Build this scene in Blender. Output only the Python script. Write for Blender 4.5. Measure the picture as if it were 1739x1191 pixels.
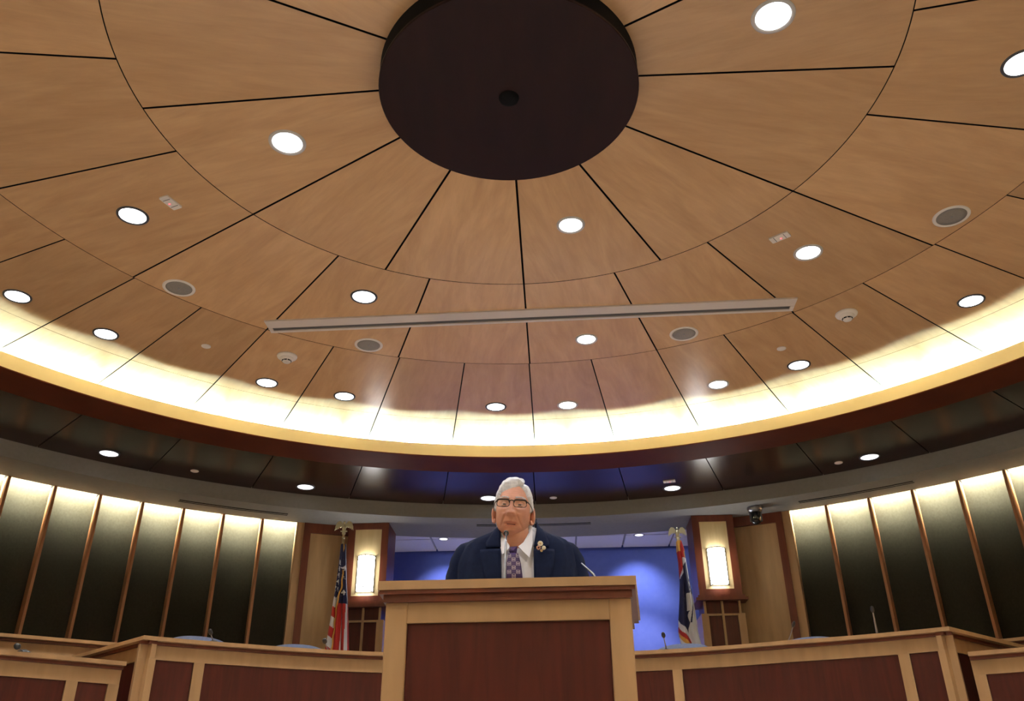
import bpy, math, random
from math import sin, cos, pi, radians as R, sqrt, exp, atan2, hypot
from mathutils import Vector, Matrix, Euler
random.seed(7)
C = bpy.context.scene.collection
S = bpy.context.scene
for o in list(bpy.data.objects): bpy.data.objects.remove(o)

# ------------------------------------------------------------------ camera, light, exposure
CZ = 0.55                      # camera height
CY = 3.176                     # centre of the round ceiling
cam_d = bpy.data.cameras.new('camera'); cam = bpy.data.objects.new('camera', cam_d); C.objects.link(cam)
cam_d.sensor_fit = 'HORIZONTAL'; cam_d.sensor_width = 36.0; cam_d.lens = 1471.42/1739*36
cam_d.clip_start = 0.05; cam_d.clip_end = 100
F = Vector((0.00109003, 0.88371203, 0.46802977)); Rt = Vector((0.99996307, 0.00302632, -0.00804306)); Up = Rt.cross(F)
M = Matrix((Rt, Up, -F)).transposed().to_4x4(); M.translation = Vector((0, 0, CZ)); cam.matrix_world = M
S.camera = cam
S.view_settings.view_transform = 'Standard'; S.view_settings.look = 'None'
S.view_settings.gamma = 1.0; S.view_settings.use_curve_mapping = False
S.view_settings.exposure = 0.0
w = bpy.data.worlds.new('world'); S.world = w; w.use_nodes = True
w.node_tree.nodes['Background'].inputs[0].default_value = (.9, .95, 1, 1)
w.node_tree.nodes['Background'].inputs[1].default_value = 0.01

E_SPOT = 80.0       # dome downlights
E_SOFFIT = 12.0     # soffit downlights
E_COVE = 95.0       # each cove tube
E_SLOT = 66.0       # each wall slot tube, the added fill run included
E_BLUE = 74.0       # wall washers on the blue wall
COL_DOWN = (0.93, 0.95, 1.0); COL_COVE = (0.86, 1.0, 0.70); COL_SLOT = (1.0, 1.0, 0.80)

# ------------------------------------------------------------------ materials
def mat(name, col, rough=.5, metal=0, emit=None, estr=0, spec=.5, coat=0):
    m = bpy.data.materials.new(name); m.use_nodes = True
    b = m.node_tree.nodes['Principled BSDF']
    b.inputs['Base Color'].default_value = (*col, 1); b.inputs['Roughness'].default_value = rough
    b.inputs['Metallic'].default_value = metal; b.inputs['Specular IOR Level'].default_value = spec
    b.inputs['Coat Weight'].default_value = coat
    if emit: b.inputs['Emission Color'].default_value = (*emit, 1); b.inputs['Emission Strength'].default_value = estr
    return m
def grain(m, amt, sx, sy, scale):
    nt = m.node_tree; b = nt.nodes['Principled BSDF']; N = nt.nodes.new; L = nt.links.new
    src = b.inputs['Base Color'].links[0].from_socket
    tc = N('ShaderNodeTexCoord'); mp = N('ShaderNodeMapping'); mp.inputs['Scale'].default_value = (sx, sy, 1); L(tc.outputs['Object'], mp.inputs['Vector'])
    no = N('ShaderNodeTexNoise'); no.noise_dimensions = '4D'; no.inputs['Scale'].default_value = scale; no.inputs['Detail'].default_value = 6; no.inputs['Roughness'].default_value = .65; no.inputs['Distortion'].default_value = .6
    oi = N('ShaderNodeObjectInfo'); mu = N('ShaderNodeMath'); mu.operation = 'MULTIPLY'; mu.inputs[1].default_value = 91; L(oi.outputs['Random'], mu.inputs[0]); L(mu.outputs[0], no.inputs['W']); L(mp.outputs[0], no.inputs['Vector'])
    mr = N('ShaderNodeMapRange'); mr.inputs[1].default_value = .3; mr.inputs[2].default_value = .62; mr.inputs[3].default_value = 1-amt; mr.inputs[4].default_value = 1; L(no.outputs['Fac'], mr.inputs[0])
    hs = N('ShaderNodeHueSaturation'); L(mr.outputs[0], hs.inputs['Value']); L(src, hs.inputs['Color']); L(hs.outputs[0], b.inputs['Base Color']); return m
def noisy(m, c1, c2, scale, detail=3, stretch=(1, 1, 1), bump=0, rand=0, dist=0):
    nt = m.node_tree; b = nt.nodes['Principled BSDF']; N = nt.nodes.new; L = nt.links.new
    tc = N('ShaderNodeTexCoord'); mp = N('ShaderNodeMapping'); mp.inputs['Scale'].default_value = stretch
    L(tc.outputs['Object'], mp.inputs['Vector']); no = N('ShaderNodeTexNoise'); no.noise_dimensions = '4D'
    L(mp.outputs[0], no.inputs['Vector']); no.inputs['Scale'].default_value = scale; no.inputs['Detail'].default_value = detail
    no.inputs['Distortion'].default_value = dist
    oi = N('ShaderNodeObjectInfo'); mu = N('ShaderNodeMath'); mu.operation = 'MULTIPLY'; mu.inputs[1].default_value = 37
    L(oi.outputs['Random'], mu.inputs[0]); L(mu.outputs[0], no.inputs['W'])
    cr = N('ShaderNodeValToRGB'); cr.color_ramp.elements[0].color = (*c1, 1); cr.color_ramp.elements[1].color = (*c2, 1)
    cr.color_ramp.elements[0].position = .3; cr.color_ramp.elements[1].position = .7
    L(no.outputs['Fac'], cr.inputs[0]); out = cr.outputs[0]
    if rand:
        hs = N('ShaderNodeHueSaturation'); mr = N('ShaderNodeMapRange'); mr.inputs[3].default_value = 1-rand; mr.inputs[4].default_value = 1+rand
        L(oi.outputs['Random'], mr.inputs[0]); L(mr.outputs[0], hs.inputs['Value']); L(out, hs.inputs['Color']); out = hs.outputs[0]
    L(out, b.inputs['Base Color'])
    if bump:
        bp = N('ShaderNodeBump'); bp.inputs['Strength'].default_value = bump; bp.inputs['Distance'].default_value = .002
        L(no.outputs['Fac'], bp.inputs['Height']); L(bp.outputs[0], b.inputs['Normal'])
    return m
Mt = {}
Mt['maple'] = noisy(mat('maple_panel', (1, 1, 1), .24), (.58, .345, .175), (.69, .43, .225), 2.2, 5, (2.6, .55, 1), rand=.10, dist=1.5)
grain(Mt['maple'], .10, 9, 1.2, 3.2)
Mt['maple_solid'] = noisy(mat('maple_solid', (1, 1, 1), .38), (.35, .20, .09), (.44, .26, .122), 5, 4, (3, 3, .5), rand=.05)
Mt['maple_dark'] = noisy(mat('maple_wall', (1, 1, 1), .45), (.32, .195, .085), (.42, .26, .12), 6, 5, (3, 3, .4), rand=.04)
Mt['inset'] = noisy(mat('pale_maple', (1, 1, 1), .5), (.56, .42, .20), (.64, .49, .25), 8, 4, (4, 4, .5))
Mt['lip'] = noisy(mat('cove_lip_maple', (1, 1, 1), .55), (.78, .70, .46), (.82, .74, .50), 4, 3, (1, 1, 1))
Mt['mahog'] = noisy(mat('mahogany', (1, 1, 1), .45, spec=.22), (.046, .0065, .0038), (.080, .012, .0065), 6, 5, (4, 4, .35), rand=.08, dist=1)
Mt['soffit'] = noisy(mat('mahogany_gloss', (1, 1, 1), .25, spec=.30), (.018, .005, .0035), (.036, .009, .006), 3, 4, (2, .6, 1), rand=.08)
Mt['band'] = noisy(mat('mahogany_band', (1, 1, 1), .6, spec=.12), (.075, .016, .007), (.10, .022, .009), 3, 3)
Mt['redwood'] = noisy(mat('cherry_frame', (1, 1, 1), .4, spec=.35), (.095, .020, .009), (.145, .034, .014), 6, 4, (4, 4, .5))
Mt['fin'] = noisy(mat('fin_wood', (1, 1, 1), .5), (.27, .11, .045), (.36, .16, .065), 5, 4, (4, 4, .4))
Mt['grey'] = noisy(mat('grey_paint', (1, 1, 1), .85, spec=.2), (.24, .235, .22), (.26, .255, .24), 30, 2)
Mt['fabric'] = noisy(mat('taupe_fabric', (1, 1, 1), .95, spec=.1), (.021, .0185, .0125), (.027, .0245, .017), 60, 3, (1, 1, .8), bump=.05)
Mt['blue'] = noisy(mat('blue_paint', (1, 1, 1), .8, spec=.2), (.075, .105, .40), (.085, .115, .42), 20, 2)
Mt['tile'] = noisy(mat('ceiling_tile', (1, 1, 1), .9), (.80, .78, .84), (.84, .82, .88), 60, 3)
Mt['grid'] = mat('tile_grid', (.35, .35, .4), .6)
Mt['black'] = mat('black_gap', (.006, .006, .007), .9, spec=.1)
Mt['blackp'] = mat('black_plastic', (.012, .012, .014), .4)
Mt['white'] = mat('white_plastic', (.80, .74, .68), .5)
Mt['rim'] = mat('painted_trim', (.55, .52, .50), .4)
Mt['rimdark'] = mat('grey_trim', (.055, .055, .065), .5)
Mt['mesh'] = noisy(mat('speaker_mesh', (1, 1, 1), .6), (.22, .20, .18), (.30, .27, .24), 300, 1)
Mt['lens'] = mat('lens_glow', (.9, .9, .9), .5, emit=(.95, .97, 1), estr=7)
Mt['lens2'] = mat('soffit_lens_glow', (.9, .9, .9), .5, emit=(.95, .96, 1), estr=2.0)
Mt['shade'] = mat('sconce_shade', (.9, .88, .8), .5, emit=(.98, .99, 1), estr=16)
Mt['led'] = mat('red_led', (.9, .2, .2), .4, emit=(1, .25, .3), estr=.9)
Mt['chrome'] = mat('brushed_steel', (.27, .28, .31), .3, 1)
Mt['brass'] = mat('pale_brass', (.62, .60, .42), .3, .9)
Mt['bronze'] = mat('bronze_wire', (.10, .085, .06), .4, .8)
Mt['smoke'] = mat('dark_dome', (.01, .012, .014), .08)
Mt['diskw'] = noisy(mat('dark_disc', (1, 1, 1), .5, spec=.2), (.013, .003, .003), (.020, .005, .004), 4, 4, (3, .6, 1))
Mt['slotm'] = mat('screen_slot', (.10, .095, .09), .7)
Mt['house'] = mat('screen_housing', (.66, .58, .52), .5)
Mt['carpet'] = noisy(mat('carpet', (1, 1, 1), .95, spec=.1), (.46, .42, .38), (.56, .52, .47), 80, 3, bump=.3)
Mt['plain'] = mat('plain_wall', (.42, .34, .25), .9)
Mt['chair'] = noisy(mat('blue_grey_upholstery', (1, 1, 1), .9, spec=.2), (.16, .20, .33), (.20, .25, .40), 120, 2, bump=.1)
Mt['suit'] = noisy(mat('navy_wool', (1, 1, 1), .85, spec=.15), (.0035, .0075, .030), (.006, .012, .044), 60, 4, bump=.15)
Mt['shirt'] = mat('white_cotton', (.86, .88, .95), .8, spec=.2)
Mt['tie'] = noisy(mat('purple_silk', (1, 1, 1), .45), (.018, .004, .060), (.030, .007, .10), 60, 2)
Mt['print'] = mat('tie_print', (.50, .43, .48), .6)
Mt['skin'] = noisy(mat('skin', (1, 1, 1), .50, spec=.35), (.60, .285, .19), (.69, .35, .245), 26, 4)
Mt['skin'].node_tree.nodes['Principled BSDF'].inputs['Subsurface Weight'].default_value = .08
Mt['skin'].node_tree.nodes['Principled BSDF'].inputs['Subsurface Radius'].default_value = (.01, .004, .002)
Mt['lips'] = mat('lip_skin', (.58, .245, .165), .45)
Mt['mouth'] = mat('mouth_inside', (.08, .015, .012), .6)
Mt['hair'] = noisy(mat('white_hair', (1, 1, 1), .6, spec=.3), (.68, .70, .74), (.90, .92, .95), 40, 5, (.6, 3, 3), bump=.5)
Mt['eyew'] = mat('eye_white', (.55, .48, .46), .3); Mt['iris'] = mat('iris', (.03, .03, .04), .2)
Mt['tort'] = mat('dark_frame', (.03, .014, .008), .3)
g = bpy.data.materials.new('lens_glass'); g.use_nodes = True; nt = g.node_tree; nt.nodes.clear()
o_ = nt.nodes.new('ShaderNodeOutputMaterial'); mx = nt.nodes.new('ShaderNodeMixShader'); tr = nt.nodes.new('ShaderNodeBsdfTransparent'); gl = nt.nodes.new('ShaderNodeBsdfGlossy')
tr.inputs[0].default_value = (.95, .93, .92, 1); gl.inputs['Roughness'].default_value = .05; mx.inputs[0].default_value = .07
nt.links.new(tr.outputs[0], mx.inputs[1]); nt.links.new(gl.outputs[0], mx.inputs[2]); nt.links.new(mx.outputs[0], o_.inputs[0]); Mt['glass'] = g
Mt['fr'] = mat('flag_red', (.40, .016, .016), .75); Mt['fw'] = mat('flag_white', (.66, .68, .74), .75)
Mt['fb'] = mat('flag_blue', (.008, .011, .065), .75); Mt['fringe'] = mat('gold_fringe', (.62, .33, .06), .6)
Mt['gold'] = mat('gold_metal', (.75, .6, .3), .3, .9); Mt['cream'] = mat('cream_enamel', (.75, .7, .5), .3)
Mt['pink'] = mat('copper_enamel', (.65, .35, .25), .3, .3)
Mt['shoe'] = mat('black_leather', (.01, .01, .01), .3)

# ------------------------------------------------------------------ helpers
def mesh(name, vs, fs, m, parent=None, smooth=False, mats=None, fm=None):
    me = bpy.data.meshes.new(name); me.from_pydata([tuple(v) for v in vs], [], fs)
    for mm in (mats or [m]): me.materials.append(Mt[mm] if isinstance(mm, str) else mm)
    if fm: me.polygons.foreach_set('material_index', fm)
    if smooth: me.polygons.foreach_set('use_smooth', [True]*len(me.polygons))
    me.validate(); me.update()
    o = bpy.data.objects.new(name, me); C.objects.link(o)
    if parent: o.parent = parent
    return o
class B:
    """collects shapes into one mesh"""
    def __init__(s): s.v = []; s.f = []; s.m = []
    def add(s, vs, fs, mi=0):
        n = len(s.v); s.v += [tuple(v) for v in vs]; s.f += [tuple(i+n for i in f) for f in fs]; s.m += [mi]*len(fs); return s
    def box(s, x0, x1, y0, y1, z0, z1, T=None, mi=0, bev=0):
        if bev:
            b = bev; prof = [(x0+b, y0), (x1-b, y0), (x1, y0+b), (x1, y1-b), (x1-b, y1), (x0+b, y1), (x0, y1-b), (x0, y0+b)]
            vs = [Vector((x, y, z0)) for x, y in prof]+[Vector((x, y, z1)) for x, y in prof]
            fs = [tuple(range(7, -1, -1)), tuple(range(8, 16))]+[(i, (i+1) % 8, (i+1) % 8+8, i+8) for i in range(8)]
        else:
            vs = [Vector((x, y, z)) for z in (z0, z1) for x, y in ((x0, y0), (x1, y0), (x1, y1), (x0, y1))]
            fs = [(3, 2, 1, 0), (4, 5, 6, 7), (0, 1, 5, 4), (1, 2, 6, 5), (2, 3, 7, 6), (3, 0, 4, 7)]
        if T: vs = [T @ v for v in vs]
        return s.add(vs, fs, mi)
    def prism(s, pts, h, T=None, mi=0):      # pts: outline in xy, extruded z 0..h
        n = len(pts); vs = [Vector((x, y, 0)) for x, y in pts]+[Vector((x, y, h)) for x, y in pts]
        if T: vs = [T @ v for v in vs]
        return s.add(vs, [tuple(range(n-1, -1, -1)), tuple(range(n, 2*n))]+[(i, (i+1) % n, (i+1) % n+n, i+n) for i in range(n)], mi)
    def lathe(s, prof, n=32, T=None, mi=0, cap=True):
        vs = [Vector((r*cos(2*pi*k/n), r*sin(2*pi*k/n), z)) for r, z in prof for k in range(n)]
        fs = [(i*n+k, i*n+(k+1) % n, (i+1)*n+(k+1) % n, (i+1)*n+k) for i in range(len(prof)-1) for k in range(n)]
        if cap: fs += [tuple(range(n-1, -1, -1)), tuple((len(prof)-1)*n+k for k in range(n))]
        if T: vs = [T @ v for v in vs]
        return s.add(vs, fs, mi)
    def tube(s, pts, rad, n=10, mi=0, flat=None):
        pts = [Vector(p) for p in pts]; rad = rad if isinstance(rad, (list, tuple)) else [rad]*len(pts)
        vs = []; up = None
        for i, p in enumerate(pts):
            d = (pts[min(i+1, len(pts)-1)]-pts[max(i-1, 0)]).normalized()
            if up is None: up = Vector((0, 0, 1)) if abs(d.z) < .9 else Vector((0, 1, 0))
            a = d.cross(up).normalized(); b = a.cross(d).normalized(); up = b
            for k in range(n):
                t = 2*pi*k/n; vs.append(p+a*cos(t)*rad[i]+b*sin(t)*rad[i]*(flat or 1))
        fs = [(i*n+k, i*n+(k+1) % n, (i+1)*n+(k+1) % n, (i+1)*n+k) for i in range(len(pts)-1) for k in range(n)]
        fs += [tuple(range(n-1, -1, -1)), tuple((len(pts)-1)*n+k for k in range(n))]
        return s.add(vs, fs, mi)
    def ell(s, c, r, nu=16, nv=10, T=None, mi=0):
        vs = []; 
        for j in range(1, nv):
            t = pi*j/nv
            for i in range(nu): vs.append(Vector((c[0]+r[0]*sin(t)*cos(2*pi*i/nu), c[1]+r[1]*sin(t)*sin(2*pi*i/nu), c[2]+r[2]*cos(t))))
        vs += [Vector((c[0], c[1], c[2]+r[2])), Vector((c[0], c[1], c[2]-r[2]))]; a = len(vs)-2
        fs = [(j*nu+i, (j+1)*nu+i, (j+1)*nu+(i+1) % nu, j*nu+(i+1) % nu) for j in range(nv-2) for i in range(nu)]
        fs += [(a, i, (i+1) % nu) for i in range(nu)]+[(a+1, (nv-2)*nu+(i+1) % nu, (nv-2)*nu+i) for i in range(nu)]
        if T: vs = [T @ v for v in vs]
        return s.add(vs, fs, mi)
    def rev(s, prof, a0, a1, n, mi=0, loc=False):   # closed profile (r,z) swept round the room axis, angles in degrees from +Y clockwise
        full = abs(a1-a0) >= 359.9; k = n if full else n+1; P = len(prof); cy = 0 if loc else CY
        vs = []
        for i in range(k):
            a = R(a0+(a1-a0)*i/n); vs += [(r*sin(a), cy+r*cos(a), z) for r, z in prof]
        fs = []
        for i in range(n):
            j = (i+1) % k
            fs += [(i*P+q, i*P+(q+1) % P, j*P+(q+1) % P, j*P+q) for q in range(P)]
        if not full: fs += [tuple(range(P-1, -1, -1)), tuple((k-1)*P+q for q in range(P))]
        return s.add(vs, fs, mi)
    def out(s, name, m, parent=None, smooth=False):
        if isinstance(m, (list, tuple)): return mesh(name, s.v, s.f, None, parent, smooth, mats=m, fm=s.m)
        return mesh(name, s.v, s.f, m, parent, smooth)
def pol(r, a, z): return Vector((r*sin(R(a)), CY+r*cos(R(a)), z))
def box2(r0, r1, z0, z1): return [(r0, z0), (r1, z0), (r1, z1), (r0, z1)]
def thing(name, label, cat, loc=(0, 0, 0), rz=0, group=None):
    o = bpy.data.objects.new(name, None); C.objects.link(o); o.location = loc; o.rotation_euler = (0, 0, rz); o.empty_display_size = .1
    o['label'] = label; o['category'] = cat
    if group: o['group'] = group
    return o
def struct(o, label=None):
    o['kind'] = 'structure'
    if label: o['label'] = label
    return o
def copy_tree(o, parent=None):
    c = o.copy(); C.objects.link(c)
    if parent is not None: c.parent = parent
    for ch in [k for k in bpy.data.objects if k.parent == o]: copy_tree(ch, c)
    return c
KIDS = {}
def dup(o, loc, rz, label, group=None):
    c = o.copy(); C.objects.link(c); c.location = loc; c.rotation_euler = (0, 0, rz); c['label'] = label
    if group: c['group'] = group
    for ch in o.children:
        d = ch.copy(); C.objects.link(d); d.parent = c
        for gg in ch.children:
            e = gg.copy(); C.objects.link(e); e.parent = d
    return c
def shade(o, angle=35):
    me = o.data
    me.polygons.foreach_set('use_smooth', [True]*len(me.polygons))
    try: me.set_sharp_from_angle(angle=R(angle))
    except Exception: pass
    return o
def light(kind, name, loc, energy, col, parent=None, **k):
    d = bpy.data.lights.new(name, kind); d.energy = energy; d.color = col
    o = bpy.data.objects.new(name, d); C.objects.link(o); o.location = loc
    for a, b in k.items():
        if a == 'rot': o.rotation_euler = b
        elif a == 'look': o.rotation_euler = Vector(b).to_track_quat('-Z', 'Y').to_euler()
        else: setattr(d, a, b)
    if parent: o.parent = parent
    return o

# heights (world)
ZC = 3.2+CZ          # underside of the dome panels
ZLT, ZLB = 3.166+CZ, 3.037+CZ   # cove lip top / bottom
ZS = 3.022+CZ        # soffit
ZG = 2.864+CZ        # grey ceiling
RL, RB, RS, RW = 4.80, 5.15, 6.233, 6.761

# ------------------------------------------------------------------ setting: floor, walls
b = B(); b.box(-9, 9, -5.5, 12.2, -.1, 0); struct(b.out('floor', 'carpet'))
# dais platforms
b = B(); b.rev(box2(3.95, 6.9, 0.001, .42), -68, 74, 60); struct(b.out('floor', 'carpet'), 'raised carpeted dais floor')
b = B(); b.rev(box2(4.95, 6.9, 0.421, .60), -68, -44, 14); b.rev(box2(4.95, 6.9, 0.421, .60), 49, 74, 14); struct(b.out('floor', 'carpet'), 'upper step of the dais')

# ---- round dome ceiling: backing + three rings of panels + outer ring over the cove
b = B(); b.rev(box2(.02, 5.30, ZC+.035, ZC+.10), 0, 360, 96); ceil = struct(b.out('ceiling', 'black'))
J0 = 2.75
def ring_panels(r0, r1, joints, gap, parent, m, z0=ZC, th=.022, name='panel', rgap=.006):
    cache = {}
    for i in range(len(joints)):
        a0 = joints[i]; a1 = joints[(i+1) % len(joints)]
        if a1 <= a0: a1 += 360
        wd = round(a1-a0, 2); key = wd
        if key not in cache:
            h = wd/2; bb = B(); n = max(4, int(wd/1.6)); vs = []
            r0_, r1_ = r0+rgap/2, r1-rgap/2
            for z in (z0, z0+th):
                for rr in (r0_, r1_):
                    hh = h-math.degrees(gap/2/rr)
                    for k in range(n+1):
                        a = R(-hh+2*hh*k/n); vs.append((rr*sin(a), rr*cos(a), z))
            q = n+1; fs = []
            for k in range(n):
                fs += [(k, k+1, q+k+1, q+k), (2*q+k, 3*q+k, 3*q+k+1, 2*q+k+1), (k, 2*q+k, 2*q+k+1, k+1), (q+k, q+k+1, 3*q+k+1, 3*q+k)]
            fs += [(0, q, 3*q, 2*q), (n, 2*q+n, 3*q+n, q+n)]
            fm = [0]*len(fs)
            for k in range(n): fm[4*k+2] = fm[4*k+3] = 1
            fm[-1] = fm[-2] = 1
            o = mesh(name, vs, fs, None, parent, mats=[m, 'black'], fm=fm); cache[key] = o.data
        else:
            o = bpy.data.objects.new(name, cache[key]); C.objects.link(o); o.parent = parent
        o.location = (0, CY, 0); o.rotation_euler = (0, 0, -R((a0+a1)/2))
j1 = [-115.1, -84.8, -55.4, -26.3, 2.8, 31.7, 61.8, 92.2, 121.7, 152, 182.5, 213.5]
j2 = [-94.9, -74.7, -55.4, -36.3, -16.9, 2.8, 21.8, 41.9, 61.8, 82.1, 102.5, 123, 143.5, 164, 184.5, 205, 225, 245]
j3 = [-64.9, -55.2, -45.7, -36.3, -26.5, -16.7, -7.0, 2.7, 12.0, 21.8, 31.7, 41.8, 51.9, 62.1, 72.2]
j3 += [72.2+222.9*k/22 for k in range(1, 22)]
ring_panels(.60, 1.89, j1, .013, ceil, 'maple')
ring_panels(1.89, 3.10, j2, .012, ceil, 'maple')
ring_panels(3.10, 4.25, j3, .010, ceil, 'maple', rgap=.004)
ring_panels(4.25, 5.20, j3, .010, ceil, 'maple', rgap=.004)
# ---- cove: lip, trough and lamps
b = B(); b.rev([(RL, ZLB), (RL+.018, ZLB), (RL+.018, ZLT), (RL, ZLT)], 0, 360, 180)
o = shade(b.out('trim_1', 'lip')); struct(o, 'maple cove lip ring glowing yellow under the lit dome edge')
b = B(); b.rev([(RL+.02, ZLT-.08), (5.28, ZLT-.08), (5.28, ZC+.03), (5.30, ZC+.03), (5.30, ZLT-.10), (RL+.02, ZLT-.10)], 0, 360, 120)
struct(b.out('trim_2', mat('cove_white', (.7, .68, .6), .9)), 'cove trough behind the lip')
for k in range(28):
    a = 360*k/28; 
    if k in (6,): pass
    e = E_COVE*(1.0+.15*sin(k*2.1))
    o = light('AREA', 'cove_tube', pol(RL+.22, a, ZLT-.0102), e, COL_COVE, shape='RECTANGLE', size=1.08, size_y=.001, look=(-sin(R(a)), -cos(R(a)), 0))
# ---- mahogany band and soffit
b = B(); b.rev([(RL-.004, ZLB-.001), (RB, ZS-.012), (RB, ZS+.03), (RL-.004, ZLB-.022+.03)], 0, 360, 180)
struct(shade(b.out('trim_3', 'band')), 'curved reddish mahogany band below the cove lip')
b = B(); b.rev(box2(RB-.2, RS+.2, ZS+.04, ZS+.12), 0, 360, 90); sof = struct(b.out('ceiling', 'black'), 'dark soffit ring outside the cove')
js = [2.4+9.55*k for k in range(-8, 10)]; js = [round(x, 2) for x in js]
step = (360-(js[-1]-js[0]))/20; js += [js[-1]+step*k for k in range(1, 20)]
ring_panels(RB+.004, RS, js, .010, sof, 'soffit', z0=ZS, th=.022)
# ---- grey plaster fascia and lower ceiling
b = B(); b.rev([(RS, ZG), (RW, ZG), (RW, ZG+.035), (RS+.03, ZG+.035), (RS+.03, ZS+.05), (RS, ZS+.05)], -180, -12, 100)
b.rev([(RS, ZG), (RW, ZG), (RW, ZG+.035), (RS+.03, ZG+.035), (RS+.03, ZS+.05), (RS, ZS+.05)], 17.6, 180, 100)
b.rev([(RS, ZG), (7.02, ZG), (7.02, ZG+.035), (RS+.03, ZG+.035), (RS+.03, ZS+.05), (RS, ZS+.05)], -12, 17.6, 24)
grey = struct(shade(b.out('ceiling', 'grey')), 'grey painted lower ceiling ring with its fascia')
b = B(); b.rev(box2(RS+.1, 7.3, ZG+.17, ZG+.2), 17.6, 348, 150)
struct(b.out('trim_4', mat('slot_white', (.6, .58, .5), .9)), 'light slot above the walls')

# ---- side walls: fabric panels between wooden fins
def side_wall(name, fins, a_end, label):
    a_lo, a_hi = min(fins[0], fins[-1]), max(fins[0], fins[-1])
    b = B(); lo, hi = (min(a_lo, a_end), max(a_hi, a_end))
    b.rev(box2(6.90, 7.0, 0, ZG+.16), lo, hi, 40); wl = struct(b.out(name, 'black'), label)
    fs = sorted(set(fins+[a_end]))
    for i in range(len(fs)-1):
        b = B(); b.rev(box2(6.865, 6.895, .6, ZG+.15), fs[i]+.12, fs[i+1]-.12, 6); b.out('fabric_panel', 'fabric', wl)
    for a in fins:
        T = Matrix.Translation((0, CY, 0)) @ Matrix.Rotation(-R(a), 4, 'Z')
        b = B(); b.box(-.013, .013, RW-.03, 6.88, .6, ZG-.002, T); b.out('fin', 'fin', wl)
    return wl
lf = [-45.6, -42.0, -38.35, -34.8, -31.25, -27.7, -24.15]+[-49.25, -52.9, -56.5, -60.1, -63.7, -67.3, -70.9, -74.5]
rf = [29.95, 33.7, 37.4, 41.1, 44.8]+[48.5, 52.2, 55.9, 59.6, 63.3, 67, 70.7, 74.4, 78]
lf.sort(); rf.sort()
wl = side_wall('wall_left', lf, -20.5, 'left curved wall of taupe fabric panels between wooden fins')
wr = side_wall('wall_right', rf, 26.1, 'right curved wall of taupe fabric panels between wooden fins')
for k, a in enumerate([-76+3.7*i for i in range(0, 16)]+[26+3.6*i for i in range(0, 15)]+[84+12*i for i in range(0, 17)]):  # third run is out of view, added as frontal fill for the speaker
    if -20 < a < 26: continue
    light('AREA', 'slot_tube', pol(6.740, a+1.4, ZG+.135), E_SLOT, COL_SLOT, shape='RECTANGLE', size=.42, size_y=.028, look=(sin(R(a+1.4))*.9, cos(R(a+1.4))*.9, -1))
b = B(); b.rev(box2(6.90, 7.0, 0, ZG+.17), 78, 285.5, 90); struct(b.out('wall_front', 'plain'), 'plain wall behind the camera')
# wooden end jambs (maple + cherry) at the inner end of each fin wall
def jamb(wall, a0, a1, m, r0, nm):
    b = B(); b.rev(box2(r0, 6.95, .42, ZG-.001), a0, a1, 3); b.out(nm, m, wall)
jamb(wl, -20.95, -20.25, 'maple_solid', RW-.02, 'jamb'); jamb(wl, -20.25, -19.6, 'redwood', RW-.03, 'frame_stile')
jamb(wr, 25.95, 26.65, 'maple_solid', RW-.02, 'jamb'); jamb(wr, 25.3, 25.95, 'redwood', RW-.03, 'frame_stile')
b = B(); b.rev(box2(RW-.03, 6.95, ZG-.11, ZG-.001), -19.6, -15.5, 4); b.out('frame_rail', 'redwood', wl)
b = B(); b.rev(box2(RW, 6.95, .42, ZG-.11), -19.6, -14.6, 4); b.out('maple_panel', 'maple_dark', wl)
b = B(); b.rev(box2(RW-.03, 6.95, ZG-.11, ZG-.001), 21.4, 25.3, 4); b.out('frame_rail', 'redwood', wr)
b = B(); b.rev(box2(RW, 6.95, .42, ZG-.11), 20.2, 25.3, 4); b.out('maple_panel', 'maple_dark', wr)

# ---- blue room beyond the opening
b = B(); b.box(-5, 5.6, 11.15, 11.25, 0, ZG+.4, Matrix.Translation((0, 0, 0)) @ Matrix.Rotation(-R(2.75), 4, 'Z')); struct(b.out('wall_back', 'blue'), 'deep blue wall beyond the opening')
TZ = 2.98+CZ
T = Matrix.Rotation(-R(2.75), 4, 'Z')
b = B(); b.box(-5, 5, 9.6, 11.15, TZ+.03, TZ+.05, T); tc = struct(b.out('ceiling', 'grid'), 'suspended tile ceiling in front of the blue wall')
for i in range(-6, 7):
    for j in range(2):
        x0 = -.32+.60*i; y0 = 10.0+.575*j
        b = B(); b.box(x0+.012, x0+.588, y0+.012, y0+.563, TZ, TZ+.028, T); b.out('tile', 'tile', tc)
b = B(); b.box(-5, -2.3, 9.9, 11.2, 0, ZG+.3, T); struct(b.out('wall_left', 'blue'), 'return wall left of the blue recess')
b = B(); b.box(2.4, 5, 9.75, 11.2, 0, ZG+.3, T); struct(b.out('wall_right', 'blue'), 'return wall right of the blue recess')
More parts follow.
